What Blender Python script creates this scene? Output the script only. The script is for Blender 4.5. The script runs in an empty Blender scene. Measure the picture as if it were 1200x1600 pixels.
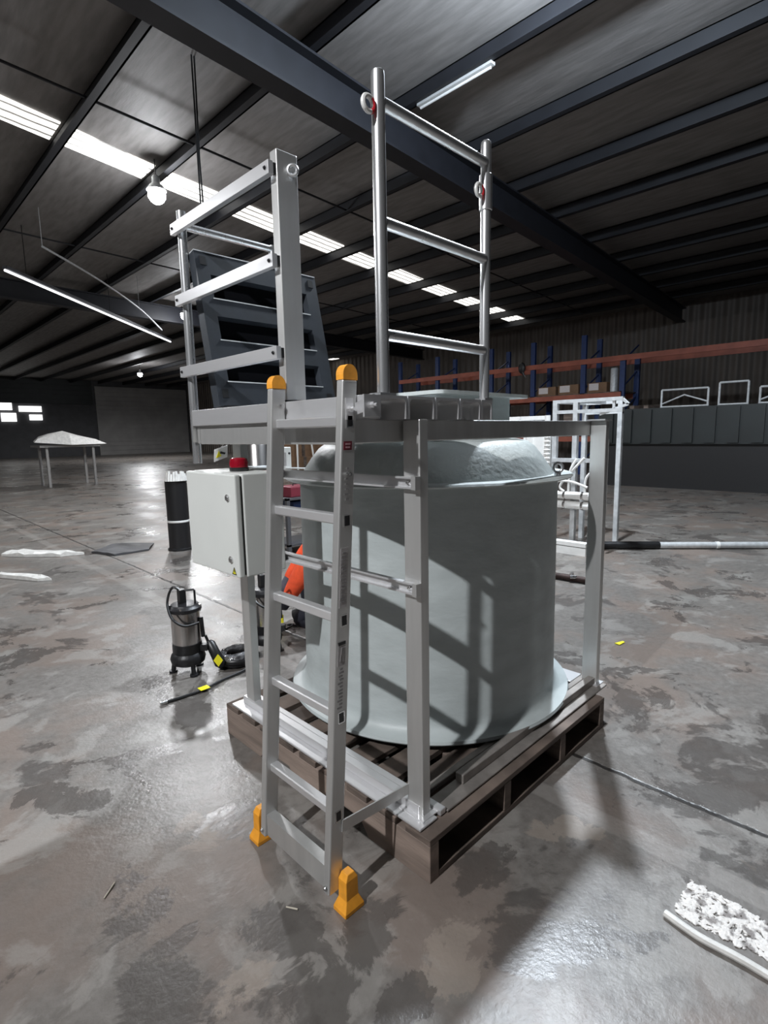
import bpy, bmesh, math, random
from mathutils import Vector, Matrix
random.seed(7)
sc = bpy.context.scene
COL = sc.collection

# ------------------------------------------------------------------ camera
cam_d = bpy.data.cameras.new('camera'); cam = bpy.data.objects.new('camera', cam_d); COL.objects.link(cam)
sc.camera = cam
YAW, PITCH, ROLL, FPX = math.radians(45.43), math.radians(8.298), math.radians(-1.081), 843.45
d = Vector((math.cos(YAW)*math.cos(PITCH), math.sin(YAW)*math.cos(PITCH), -math.sin(PITCH)))
r0 = Vector((math.sin(YAW), -math.cos(YAW), 0)); u0 = r0.cross(d)
rr = math.cos(ROLL)*r0 + math.sin(ROLL)*u0; uu = math.cos(ROLL)*u0 - math.sin(ROLL)*r0
M = Matrix((rr, uu, -d)).transposed().to_4x4(); M.translation = Vector((-1.0528, -0.9075, 1.2911))
cam.matrix_world = M
cam_d.sensor_fit = 'HORIZONTAL'; cam_d.sensor_width = 36.0; cam_d.lens = 36.0*FPX/1200.0
cam_d.clip_start = 0.05; cam_d.clip_end = 200

# ------------------------------------------------------------------ world, exposure, lamps
sc.view_settings.view_transform = 'Standard'; sc.view_settings.look = 'None'
sc.view_settings.gamma = 1.0; sc.view_settings.exposure = 0.0
w = bpy.data.worlds.new('dim_hall'); sc.world = w; w.use_nodes = True
w.node_tree.nodes['Background'].inputs[0].default_value = (0.86, 0.92, 1.0, 1)
w.node_tree.nodes['Background'].inputs[1].default_value = 0.05
LAMP_LEFT, LAMP_BACK, LAMP_FAR = 1150, 1650, 900     # watts of the three nearest high-bay lamps
LAMP_FILL = 800  # watts of the added fill lamps that brighten the left side

# ------------------------------------------------------------------ materials
def mat(name, col, rough=.5, metal=0., noise=0., nscale=20., bump=0., bscale=80., stretch=(1,1,1), emit=None, estr=0., spec=.5, col2=None, lo=.35, hi=.65, rvar=0.):
    m = bpy.data.materials.new(name); m.use_nodes = True
    nt = m.node_tree; b = nt.nodes['Principled BSDF']
    b.inputs['Base Color'].default_value = (*col, 1); b.inputs['Roughness'].default_value = rough
    b.inputs['Metallic'].default_value = metal; b.inputs['Specular IOR Level'].default_value = spec
    if emit:
        b.inputs['Emission Color'].default_value = (*emit, 1); b.inputs['Emission Strength'].default_value = estr
    tc = nt.nodes.new('ShaderNodeTexCoord'); mp = nt.nodes.new('ShaderNodeMapping')
    mp.inputs['Scale'].default_value = stretch
    nt.links.new(tc.outputs['Object'], mp.inputs['Vector'])
    if noise or col2 or rvar:
        n = nt.nodes.new('ShaderNodeTexNoise'); n.inputs['Scale'].default_value = nscale; n.inputs['Detail'].default_value = 6
        nt.links.new(mp.outputs[0], n.inputs['Vector'])
        mr = nt.nodes.new('ShaderNodeMapRange'); mr.inputs[1].default_value = lo; mr.inputs[2].default_value = hi
        nt.links.new(n.outputs['Fac'], mr.inputs[0])
        mx = nt.nodes.new('ShaderNodeMix'); mx.data_type = 'RGBA'
        c2 = col2 or tuple(max(0, c*(1-noise)) for c in col)
        c1 = col if col2 else tuple(min(1, c*(1+noise*.4)) for c in col)
        mx.inputs[6].default_value = (*c1, 1); mx.inputs[7].default_value = (*c2, 1)
        nt.links.new(mr.outputs[0], mx.inputs[0]); nt.links.new(mx.outputs[2], b.inputs['Base Color'])
        if rvar:
            m2 = nt.nodes.new('ShaderNodeMapRange'); m2.inputs[3].default_value = rough-rvar; m2.inputs[4].default_value = rough+rvar
            nt.links.new(n.outputs['Fac'], m2.inputs[0]); m2.inputs[1].default_value = .3; m2.inputs[2].default_value = .7
            nt.links.new(m2.outputs[0], b.inputs['Roughness'])
    if bump:
        n2 = nt.nodes.new('ShaderNodeTexNoise'); n2.inputs['Scale'].default_value = bscale; n2.inputs['Detail'].default_value = 4
        nt.links.new(mp.outputs[0], n2.inputs['Vector'])
        bp = nt.nodes.new('ShaderNodeBump'); bp.inputs['Strength'].default_value = bump; bp.inputs['Distance'].default_value = .004
        nt.links.new(n2.outputs['Fac'], bp.inputs['Height']); nt.links.new(bp.outputs[0], b.inputs['Normal'])
    return m

ALU   = mat('brushed_aluminium', (.62,.62,.61), .42, .72, noise=.12, nscale=14, stretch=(1,1,.12), rvar=.06)
ALUH  = mat('bright_aluminium', (.74,.74,.75), .36, .65, noise=.10, nscale=16, stretch=(.15,.15,1), rvar=.06)
GALV  = mat('galvanised_steel', (.66,.67,.68), .30, .85, noise=.10, nscale=18, rvar=.05, stretch=(1,1,.3))
GALVM = mat('matte_galvanised_steel', (.60,.62,.63), .5, .35, noise=.15, nscale=20)
FRP   = mat('grey_green_fibreglass', (.46,.505,.505), .48, 0, noise=.10, nscale=7, bump=.35, bscale=26, stretch=(1,1,2.2))
FRPR  = mat('rough_fibreglass', (.52,.56,.55), .45, 0, noise=.10, nscale=9, bump=.9, bscale=34)
WOOD  = mat('weathered_pallet_timber', (.15,.115,.095), .8, 0, noise=.55, nscale=9, stretch=(.6,.6,3), bump=.4, bscale=60)
WOODP = mat('pale_pallet_timber', (.27,.21,.175), .8, 0, noise=.4, nscale=8, stretch=(1,.3,2), bump=.3, bscale=60)
ORANGE= mat('orange_rubber', (.86,.36,.03), .5, 0, noise=.12, nscale=40)
BLACK = mat('black_plastic', (.012,.012,.013), .38)
SEMIB = mat('black_cast_iron', (.018,.018,.02), .42, .2, noise=.3, nscale=60, bump=.3)
DARKG = mat('dark_grey_lid_plastic', (.034,.040,.049), .40, .1, noise=.25, nscale=12, rvar=.05)
DARKP = mat('shaded_recess_plastic', (.003,.0035,.005), .9, spec=.1)  # shade inside the lid pockets is put into this near-black colour
CAB   = mat('light_grey_powder_coat', (.66,.68,.655), .45, 0, noise=.03, nscale=5)
CABG  = mat('dark_gasket', (.05,.05,.05), .7)
RED   = mat('red_beacon_plastic', (.26,.003,.014), .22, 0, noise=.2, nscale=30)
REDP  = mat('red_paint', (.55,.02,.03), .4)
WHITE = mat('white_plastic', (.78,.78,.76), .4, 0, noise=.06, nscale=15)
PAPER = mat('white_paper', (.72,.66,.64), .8, 0, noise=.08, nscale=40)
YEL   = mat('yellow_tag_paper', (.88,.80,.02), .6, 0, noise=.05, nscale=60)
STEEL = mat('polished_stainless', (.55,.53,.52), .22, 1.0, noise=.12, nscale=12, stretch=(6,6,.3))
CHROME= mat('zinc_bolt_steel', (.72,.72,.72), .25, 1.0, noise=.1, nscale=30)
BLUE  = mat('blue_rack_paint', (.012,.035,.13), .5, 0, noise=.2, nscale=10)
ORACK = mat('faded_orange_rack_paint', (.36,.10,.06), .55, 0, noise=.25, nscale=3)
CARD  = mat('brown_cardboard', (.22,.13,.075), .85, 0, noise=.15, nscale=8)
MAROON= mat('maroon_label', (.16,.018,.032), .5, 0, noise=.1, nscale=30)
LABELG= mat('grey_label', (.42,.40,.40), .6, 0, noise=.08, nscale=40)
LABTXT= mat('dark_print', (.26,.25,.25), .6, 0, noise=.1, nscale=40)
LABWHT= mat('pale_print', (.45,.25,.28), .6, 0, noise=.1, nscale=40)
HIVIS = mat('orange_hi_vis_cloth', (1.0,.11,.035), .8, 0, noise=.15, nscale=25, bump=.5, bscale=22)
NAVY  = mat('navy_work_cloth', (.012,.013,.022), .85, 0, noise=.2, nscale=30, bump=.4, bscale=40)
SKIN  = mat('skin', (.52,.31,.23), .55, 0, noise=.08, nscale=30)
GLOVE = mat('grey_glove', (.10,.10,.13), .8, 0, noise=.2, nscale=40)
HAIR  = mat('dark_hair', (.03,.02,.015), .6, 0, noise=.2, nscale=80)
BEAM  = mat('dark_painted_steel', (.014,.015,.020), .55, 0, noise=.2, nscale=4)
PURL  = mat('dark_purlin_steel', (.012,.013,.017), .6, 0, noise=.2, nscale=3)
DTEAL = mat('dark_teal_paint', (.009,.0135,.014), .5, 0, noise=.3, nscale=2)
DGREY = mat('dark_grey_paint', (.06,.06,.065), .6, 0, noise=.2, nscale=2)
CONC  = mat('grey_panel', (.32,.31,.30), .7, 0, noise=.15, nscale=1)
SHEET = mat('crumpled_white_plastic', (.74,.73,.70), .35, 0, noise=.15, nscale=18, bump=.8, bscale=30)
POWDER= mat('spilled_white_residue', (.70,.67,.64), .8, 0, col2=(.24,.22,.21), nscale=34, lo=.50, hi=.62, bump=1.0, bscale=50)
STRAW = mat('pale_straw', (.5,.46,.38), .8, 0, noise=.1, nscale=40)
DAY   = mat('skylight_daylight', (.9,.9,.86), .5, 0, emit=(1,.98,.92), estr=2.2)
LAMPE = mat('lamp_glow', (1,1,1), .5, 0, emit=(.94,.97,1.0), estr=38)
TUBEL = mat('lit_tube', (1,1,1), .5, 0, emit=(.95,.97,1), estr=1.8)
TUBEO = mat('unlit_tube', (.5,.5,.5), .5, 0, noise=.1, nscale=8)
WINL  = mat('bright_far_window', (1,1,1), .5, 0, emit=(1,1,.98), estr=1.6)

def skylight_lines(m):
    # corrugation of the translucent sheet: thin dark ribs along its length
    nt = m.node_tree; b = nt.nodes['Principled BSDF']
    tc = nt.nodes.new('ShaderNodeTexCoord'); mp = nt.nodes.new('ShaderNodeMapping'); mp.inputs['Rotation'].default_value = (0,0,-.16)
    wv = nt.nodes.new('ShaderNodeTexWave'); wv.bands_direction = 'Y'; wv.inputs['Scale'].default_value = 1.6; wv.inputs['Distortion'].default_value = .6; wv.inputs['Detail Scale'].default_value = 3
    rp = nt.nodes.new('ShaderNodeValToRGB'); rp.color_ramp.elements[0].position = .04; rp.color_ramp.elements[0].color = (.05,.048,.045,1)
    rp.color_ramp.elements[1].position = .30; rp.color_ramp.elements[1].color = (1,.98,.92,1)
    nt.links.new(tc.outputs['Object'], mp.inputs[0]); nt.links.new(mp.outputs[0], wv.inputs['Vector']); nt.links.new(wv.outputs['Fac'], rp.inputs[0])
    nt.links.new(rp.outputs[0], b.inputs['Emission Color'])
skylight_lines(DAY)

def floor_mat():
    m = bpy.data.materials.new('stained_concrete'); m.use_nodes = True
    nt = m.node_tree; b = nt.nodes['Principled BSDF']; L = nt.links.new
    tc = nt.nodes.new('ShaderNodeTexCoord')
    def noise(scale, det=8, rough=.6, off=(0,0,0), dist=0., sc3=(1,1,1)):
        mp = nt.nodes.new('ShaderNodeMapping'); mp.inputs['Location'].default_value = off; mp.inputs['Scale'].default_value = sc3
        n = nt.nodes.new('ShaderNodeTexNoise'); n.inputs['Scale'].default_value = scale; n.inputs['Detail'].default_value = det
        n.inputs['Roughness'].default_value = rough; n.inputs['Distortion'].default_value = dist
        L(tc.outputs['Object'], mp.inputs[0]); L(mp.outputs[0], n.inputs['Vector']); return n.outputs['Fac']
    def rng(v, a, c, x=0., y=1.):
        r = nt.nodes.new('ShaderNodeMapRange'); r.interpolation_type = 'SMOOTHSTEP'
        for i, q in enumerate((a, c, x, y)): r.inputs[i+1].default_value = q
        L(v, r.inputs[0]); return r.outputs[0]
    def mix(f, c1, c2, mode='MIX'):
        x = nt.nodes.new('ShaderNodeMix'); x.data_type = 'RGBA'; x.blend_type = mode
        for s, v in ((0, f), (6, c1), (7, c2)):
            if isinstance(v, (tuple, float)): x.inputs[s].default_value = (*v, 1) if isinstance(v, tuple) else v
            else: L(v, x.inputs[s])
        return x.outputs[2]
    def math_(op, a, c=None):
        x = nt.nodes.new('ShaderNodeMath'); x.operation = op
        for i, v in enumerate((a, c)):
            if v is None: continue
            if isinstance(v, (int, float)): x.inputs[i].default_value = v
            else: L(v, x.inputs[i])
        return x.outputs[0]
    fine = noise(26, 6); med = noise(3.2, 10, .65, (3,1,0), .4); big = noise(1.1, 8, .6, (7,2,0), .6); warm = noise(1.7, 6, .6, (1,9,4), .3)
    blot = noise(2.1, 11, .68, (4.3,2.2,8), .5)
    sx = nt.nodes.new('ShaderNodeSeparateXYZ'); L(tc.outputs['Object'], sx.inputs[0])
    def blob(cx, cy, rx, ry, ang=0., ragged=2.4):
        ca_, sa_ = math.cos(ang), math.sin(ang)
        px, py = math_('SUBTRACT', sx.outputs[0], cx), math_('SUBTRACT', sx.outputs[1], cy)
        u_ = math_('DIVIDE', math_('ADD', math_('MULTIPLY', px, ca_), math_('MULTIPLY', py, sa_)), rx)
        v_ = math_('DIVIDE', math_('SUBTRACT', math_('MULTIPLY', py, ca_), math_('MULTIPLY', px, sa_)), ry)
        q = math_('ADD', math_('MULTIPLY', u_, u_), math_('MULTIPLY', v_, v_))
        q = math_('ADD', q, math_('MULTIPLY', math_('SUBTRACT', rag, .5), ragged*4))
        return rng(q, .75, 1.15, 1, 0)
    rag = noise(4.2, 10, .68, (2,5,1), .6)
    def many(lst):
        out = None
        for l in lst:
            m_ = blob(*l); out = m_ if out is None else math_('MAXIMUM', out, m_)
        return out
    c = mix(rng(fine, .3, .7), (.130,.119,.109), (.180,.168,.155))
    c = mix(rng(warm, .44, .62, 0, .75), c, (.190,.150,.127))
    c = mix(rng(med, .53, .60, 0, .5), c, (.285,.272,.253))
    c = mix(math_('MULTIPLY', many(((.47,-.16,.10,.05,-.9), (-.11,-.16,.12,.07,.3), (.68,-.66,.09,.05,.4), (-.34,.70,.09,.12,.2), (-.53,.13,.07,.05,0))), .55), c, (.30,.255,.215))
    spots = many(((-.64,.52,.09,.15,-.5), (-.68,.27,.09,.15,.2), (-.36,.20,.08,.11,.3), (-.44,-.02,.12,.09,.4), (-.19,.03,.13,.09,.3), (-.65,1.22,.07,.16,.5), (-.30,-.17,.09,.06,.3), (-.03,1.40,.10,.28,.15)))
    wet = math_('MAXIMUM', rng(blot, .55, .585), spots)
    c = mix(math_('MULTIPLY', wet, .66), c, (.060,.053,.049))
    # floor joint (a straight dark groove with gritty pale edges) at x = 0.872
    wob = math_('MULTIPLY', math_('SUBTRACT', noise(9, 3), .5), .03)
    dx = math_('ABSOLUTE', math_('SUBTRACT', math_('ADD', sx.outputs[0], wob), .885))
    groove = rng(dx, .006, .014, 1, 0)
    edge = rng(dx, .014, .05, 1, 0)
    speck = rng(noise(120, 2), .62, .68)
    c = mix(math_('MULTIPLY', edge, math_('MULTIPLY', speck, .8)), c, (.5,.48,.45))
    c = mix(math_('MULTIPLY', groove, .92), c, (.02,.018,.017))
    # an old sawn strip beside it
    dx2 = math_('ABSOLUTE', math_('SUBTRACT', math_('ADD', sx.outputs[0], math_('MULTIPLY', wob, .5)), .60))
    c = mix(math_('MULTIPLY', rng(dx2, .035, .045, 1, 0), .35), c, (.30,.28,.26))
    L(c, b.inputs['Base Color'])
    rough = rng(big, .35, .65, .30, .46)
    rough = math_('SUBTRACT', rough, math_('MULTIPLY', wet, .10))
    L(rough, b.inputs['Roughness']); b.inputs['Specular IOR Level'].default_value = .40
    bp = nt.nodes.new('ShaderNodeBump'); bp.inputs['Strength'].default_value = .45; bp.inputs['Distance'].default_value = .006
    hh = math_('SUBTRACT', math_('ADD', math_('MULTIPLY', fine, .5), math_('MULTIPLY', noise(70, 4), .35)), groove)
    L(hh, bp.inputs['Height']); L(bp.outputs[0], b.inputs['Normal'])
    return m
FLOOR = floor_mat()

def roof_mat():
    m = mat('foil_faced_roof_insulation', (.225,.213,.205), .6, 0, noise=.22, nscale=3.5, bump=.6, bscale=9, stretch=(3,.5,1))
    return m
ROOF = roof_mat()
def clad_mat():
    m = mat('ribbed_wall_cladding', (.20,.172,.150), .6, .1, noise=.25, nscale=.7)
    nt = m.node_tree; b = nt.nodes['Principled BSDF']
    tc = nt.nodes.new('ShaderNodeTexCoord'); wv = nt.nodes.new('ShaderNodeTexWave'); wv.bands_direction = 'Y'; wv.inputs['Scale'].default_value = .9
    bp = nt.nodes.new('ShaderNodeBump'); bp.inputs['Strength'].default_value = 1; bp.inputs['Distance'].default_value = .08
    nt.links.new(tc.outputs['Object'], wv.inputs[0]); nt.links.new(wv.outputs['Fac'], bp.inputs['Height']); nt.links.new(bp.outputs[0], b.inputs['Normal'])
    return m
CLAD = clad_mat()

# ------------------------------------------------------------------ mesh helpers (world coordinates)
def B(): return bmesh.new()
def box(bm, x0, x1, y0, y1, z0, z1):
    v = [bm.verts.new((x, y, z)) for x in (x0, x1) for y in (y0, y1) for z in (z0, z1)]
    for f in ((0,1,3,2), (4,6,7,5), (0,4,5,1), (2,3,7,6), (0,2,6,4), (1,5,7,3)): bm.faces.new([v[i] for i in f])
    return bm
def frame(t):
    t = t.normalized(); a = Vector((0,0,1)) if abs(t.z) < .95 else Vector((1,0,0))
    s = t.cross(a).normalized(); return s, s.cross(t).normalized()
def bar(bm, p, q, w_, h_):
    # rectangular bar from p to q: w_ across (horizontal), h_ along the other normal
    p, q = Vector(p), Vector(q); s, u = frame(q-p); vs = []
    for c in (p, q):
        for a, b_ in ((-1,-1), (1,-1), (1,1), (-1,1)): vs.append(bm.verts.new(c + s*a*w_/2 + u*b_*h_/2))
    for f in ((3,2,1,0), (4,5,6,7), (0,1,5,4), (1,2,6,5), (2,3,7,6), (3,0,4,7)): bm.faces.new([vs[i] for i in f])
    return bm
def tube(bm, pts, r, n=12, closed=False, caps=True):
    pts = [Vector(p) for p in pts]; rings = []; N = len(pts); prev = None
    for i, p in enumerate(pts):
        if closed: t = pts[(i+1) % N]-pts[i-1]
        else: t = pts[min(i+1, N-1)]-pts[max(i-1, 0)]
        t.normalize()
        if prev is None: s, u = frame(t)
        else:
            s = prev - t*prev.dot(t); s.normalize(); u = s.cross(t).normalized()
        prev = s; rad = r[i] if isinstance(r, (list, tuple)) else r
        rings.append([bm.verts.new(p + (s*math.cos(2*math.pi*k/n) + u*math.sin(2*math.pi*k/n))*rad) for k in range(n)])
    for i in range(N if closed else N-1):
        a, b_ = rings[i], rings[(i+1) % N]
        for k in range(n): bm.faces.new((a[k], a[(k+1) % n], b_[(k+1) % n], b_[k]))
    if caps and not closed: bm.faces.new(rings[0][::-1]); bm.faces.new(rings[-1])
    return bm
def lathe(bm, prof, c, n=48):
    # prof: list of (radius, z); closed at the ends when radius is 0
    rings = []
    for r, z in prof:
        if r < 1e-6: rings.append([bm.verts.new((c[0], c[1], c[2]+z))])
        else: rings.append([bm.verts.new((c[0]+r*math.cos(2*math.pi*k/n), c[1]+r*math.sin(2*math.pi*k/n), c[2]+z)) for k in range(n)])
    for a, b_ in zip(rings, rings[1:]):
        for k in range(n):
            j = (k+1) % n
            if len(a) == 1 and len(b_) == 1: continue
            if len(a) == 1: bm.faces.new((a[0], b_[j], b_[k]))
            elif len(b_) == 1: bm.faces.new((a[k], a[j], b_[0]))
            else: bm.faces.new((a[k], a[j], b_[j], b_[k]))
    return bm
def prism(bm, poly, fn, a, b_):
    # poly of 2D points, fn(u, v, t) -> 3D, extruded from t=a to t=b_
    A = [bm.verts.new(fn(u, v, a)) for u, v in poly]; C = [bm.verts.new(fn(u, v, b_)) for u, v in poly]
    bm.faces.new(A[::-1]); bm.faces.new(C)
    n = len(poly)
    for i in range(n): bm.faces.new((A[i], A[(i+1) % n], C[(i+1) % n], C[i]))
    return bm
def loft(bm, loops, cap0=True, cap1=True):
    R = [[bm.verts.new(p) for p in l] for l in loops]; n = len(R[0])
    for a, b_ in zip(R, R[1:]):
        for k in range(n): bm.faces.new((a[k], a[(k+1) % n], b_[(k+1) % n], b_[k]))
    if cap0: bm.faces.new(R[0][::-1])
    if cap1: bm.faces.new(R[-1])
    return bm
def arc_pts(c, ax1, ax2, R, a0, a1, n):
    c, ax1, ax2 = Vector(c), Vector(ax1), Vector(ax2)
    return [c + ax1*R*math.cos(a0+(a1-a0)*i/n) + ax2*R*math.sin(a0+(a1-a0)*i/n) for i in range(n+1)]
def spline(pts, n=8):
    P = [Vector(p) for p in pts]; out = []
    for i in range(len(P)-1):
        p0, p1, p2, p3 = P[max(i-1, 0)], P[i], P[i+1], P[min(i+2, len(P)-1)]
        for k in range(n):
            t = k/n
            out.append(.5*((2*p1)+(p2-p0)*t+(2*p0-5*p1+4*p2-p3)*t*t+(3*p1-p0-3*p2+p3)*t**3))
    out.append(P[-1]); return out

def obj(name, bm, material, parent=None, smooth=False, bevel=0., label=None):
    bmesh.ops.recalc_face_normals(bm, faces=bm.faces)
    base = Vector((0,0,0)); p = parent
    if parent is not None: base = Vector(parent['base_point'])
    for v in bm.verts: v.co -= base
    me = bpy.data.meshes.new(name); bm.to_mesh(me); bm.free()
    if smooth:
        for f in me.polygons: f.use_smooth = True
        try: me.set_sharp_from_angle(angle=math.radians(40))
        except Exception: pass
    me.materials.append(material)
    o = bpy.data.objects.new(name, me); COL.objects.link(o)
    if parent is not None:
        o.parent = parent
        if parent.type == 'MESH': o['base_point'] = tuple(base)
        else: o['base_point'] = tuple(base)
    if bevel:
        md = o.modifiers.new('bevel', 'BEVEL'); md.width = bevel; md.segments = 2; md.limit_method = 'ANGLE'
    if label: o['label'] = label
    return o
def thing(name, label, cat, base, group=None):
    o = bpy.data.objects.new(name, None); COL.objects.link(o); o.empty_display_size = .05
    o.location = base; o['base_point'] = tuple(base); o['label'] = label; o['category'] = cat
    if group: o['group'] = group
    return o
def single(name, bm, material, label, cat, group=None, **k):
    o = obj(name, bm, material, None, **k); o['label'] = label; o['category'] = cat
    if group: o['group'] = group
    return o
def struct(name, bm, material, parent=None, **k):
    o = obj(name, bm, material, parent, **k); o['kind'] = 'structure'
    if parent is None: o['label'] = name.replace('_', ' ')
    return o
def solid_bolt(bm, c, axis, r=.008, l=.012):
    c, a = Vector(c), Vector(axis).normalized(); tube(bm, [c, c+a*l], r, 6)
    tube(bm, [c+a*l, c+a*l*1.9], r*.55, 8); return bm
def ring(bm, c, n1, n2, R, r, k=20, m=8):
    return tube(bm, arc_pts(c, n1, n2, R, 0, 2*math.pi*(k-1)/k, k-1), r, m, closed=True)

# ------------------------------------------------------------------ the hall: floor, roof, walls
struct('floor', box(B(), -14, 24, -14, 46, -.2, 0), FLOOR)
struct('ceiling', box(B(), -14, 22, -12, 46, 5.72, 5.8), ROOF)
struct('wall_far', box(B(), 20.6, 20.8, -14, 46, 0, 5.72), CLAD)
struct('wall_left', box(B(), -14, 20.6, 45.2, 45.4, 0, 5.72), DGREY)
tn = 0
def trim(bm, m, **k):
    global tn; tn += 1
    return struct('trim_%d' % tn, bm, m, **k)
PX = [-2.7, -1.25, .2, 1.67, 3.14, 4.7, 6.3, 7.95, 9.6, 11.5, 13.4, 15.2, 16.95, 18.75]
for x in PX:                                           # roof purlins: Z sections running across the hall
    b = B(); box(b, x-.012, x+.012, -12, 45, 5.47, 5.70); box(b, x-.10, x+.012, -12, 45, 5.47, 5.485); box(b, x-.012, x+.10, -12, 45, 5.685, 5.70)
    trim(b, PURL)
def rafter(x0, x1, yc, sl):
    b = B(); y0, y1 = yc(x0), yc(x1)
    for (w_, z0, z1) in ((.27, 4.98, 5.01), (.03, 5.01, 5.44), (.27, 5.44, 5.468)):
        bar(b, (x0, y0, (z0+z1)/2), (x1, y1, (z0+z1)/2), w_, z1-z0)
    return b
trim(rafter(-6, 20.5, lambda x: 4.32+.078*(x-1.9), 0), BEAM)
trim(rafter(-6, 20.5, lambda x: 16.5+.078*(x-1.9), 0), BEAM)
trim(rafter(-6, 20.5, lambda x: -7.0+.078*(x-1.9), 0), BEAM)
for ya, yb in ((6.55, 7.15), (12.3, 12.9)):            # sag rods between the purlins
    trim(tube(B(), [(-2.7, ya, 5.52), (18.7, yb+1.4, 5.52)], .018, 8), PURL)
# translucent roof sheets between the purlins
wn = 0
def lerp(tab, x):
    for (x0, y0), (x1, y1) in zip(tab, tab[1:]):
        if x <= x1 or (x1, y1) == tab[-1]: return y0+(y1-y0)*(x-x0)/(x1-x0)
near = [(-3, 7.15), (.88, 7.98), (3.1, 8.50), (7.57, 9.30), (11.28, 9.95), (19, 11.0)]
far_ = [(-3, 7.75), (.99, 8.60), (3.3, 9.14), (7.5, 9.98), (11.4, 10.62), (19, 11.75)]
def sky_panel(x0, x1, n_, f_):
    global wn; wn += 1; b = B()
    v = [(x0, n_(x0)), (x1, n_(x1)), (x1, f_(x1)), (x0, f_(x0))]
    prism(b, v, lambda u, q, t: (u, q, t), 5.700, 5.716)
    struct('window_%d' % wn, b, DAY)
for x0, x1 in zip(PX[1:], PX[2:]):
    sky_panel(x0+.11, x1-.05, lambda x: lerp(near, x), lambda x: lerp(far_, x))
sky_panel(7.9, 9.5, lambda x: 19.4+.1*(x-8), lambda x: 20.0+.1*(x-8))
sky_panel(16.9, 18.6, lambda x: 24.0, lambda x: 24.7)
sky_panel(19.0, 20.3, lambda x: 24.3, lambda x: 25.0)
# far end of the hall on the left: roller doors and small lit panes
for i, (x0, x1, z0, z1, m) in enumerate(((13.1, 20.4, 0, 5.3, CONC), (4.6, 12.9, 3.9, 5.7, DTEAL))):
    b = B(); box(b, x0, x1, 45.08, 45.2, z0, z1)
    for k in range(int((z1-z0)/.35)): box(b, x0, x1, 45.04, 45.08, z0+.35*k, z0+.35*k+.3)
    struct('door_%d' % (i+1), b, m)
for x, w_, z0, z1 in ((3.2, .9, 3.3, 3.9), (4.4, 1.0, 2.7, 3.8), (5.8, .35, 2.5, 4.0), (6.5, 1.1, 3.4, 3.9), (6.9, .9, 2.6, 3.2), (8.0, 1.4, 3.3, 3.7), (8.6, .8, 2.7, 3.1)):
    wn += 1; struct('window_%d' % wn, box(B(), x, x+w_, 45.05, 45.15, z0, z1), WINL)

# ------------------------------------------------------------------ lamps
def high_bay(x, y, z, label, power, size=.16, drop=.35, leak=.12, tint=(.97, .98, 1.0)):
    t = thing('high_bay_lamp', label, 'lamp', (x, y, z), 'high bay lamps under the roof')
    b = B(); lathe(b, [(.04, .30), (.06, .27), (.065, .18), (.10, .15), (.15, .085), (.155, .07), (.145, .07), (.09, .13), (0, .14)], (x, y, z), 28)
    obj('lamp_shade', b, GALVM, t, smooth=True)
    b = B(); lathe(b, [(0, .13), (.05, .12), (.10, .09), (.135, .03), (.135, -.03), (.10, -.09), (.05, -.125), (0, -.135)], (x, y, z), 24)
    obj('bulb', b, LAMPE, t, smooth=True)
    b = B(); tube(b, [(x, y, z+.29), (x, y, min(5.715, z+.29+drop))], .008, 6); obj('hanger', b, BLACK, t)
    for kind, en, zz in (('SPOT', power*(1-leak), -.12), ('POINT', power*leak, -.14)):
        ld = bpy.data.lights.new('high_bay_light', kind); ld.energy = en; ld.color = tint if kind == 'SPOT' else tuple(q**2.2 for q in tint); ld.shadow_soft_size = size
        if kind == 'SPOT': ld.spot_size = math.radians(172); ld.spot_blend = .35
        lo = bpy.data.objects.new('light_source', ld); COL.objects.link(lo); lo.parent = t; lo.location = (0, 0, zz-.06)
    return t
high_bay(-4.0, -.25, 4.75, 'high bay lamp hanging nearest the viewer on the left', LAMP_LEFT, .05)
high_bay(3.40, 1.40, 5.30, 'high bay lamp hanging above and behind the tank', LAMP_BACK, .10, leak=.42, tint=(.88, .94, 1.0))
high_bay(2.993, 8.305, 5.17, 'glowing high bay lamp just under the near skylight strip', LAMP_FAR, .16)
high_bay(7.0, 16.0, 5.05, 'added fill lamp hanging deep in the hall on the left', LAMP_FILL, .2)  # added lamp, lightens the dark left wall and floor
high_bay(12.0, 33.0, 5.05, 'added fill lamp hanging at the far left end of the hall', LAMP_FILL*1.5, .2)  # added deeper in the hall to lighten the end wall
high_bay(-4.5, 9.0, 5.05, 'added fill lamp hanging far left of the skid', LAMP_FILL*.5, .2)  # added lamp out of view, lightens the floor on the left

# hanging chain loop left of the lamp, two close links down from a purlin
for i, dx in enumerate((0, .035)):
    b = B(); tube(b, [(2.35+dx, 5.62, 5.72), (2.35+dx*.6, 5.62, 4.6), (2.35+dx, 5.62, 3.95)], .010, 6)
    single('hanging_chain', b, BLACK, ('left' if i == 0 else 'right')+' one of the two thin chains hanging from the roof above the bright lamp', 'chain', 'thin chains hanging from the roof')
# unlit batten on the roof
t = thing('ceiling_batten', 'pale unlit fluorescent batten fixed under the roof above the round tube guard rail', 'light fitting', (4.70, 3.6, 5.44))
b = B(); box(b, 4.66, 4.74, 3.02, 4.15, 5.44, 5.475); obj('batten_body', b, TUBEO, t)
b = B(); tube(b, [(4.70, 3.05, 5.42), (4.70, 4.12, 5.42)], .016, 10); obj('tube', b, WHITE, t)
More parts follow.
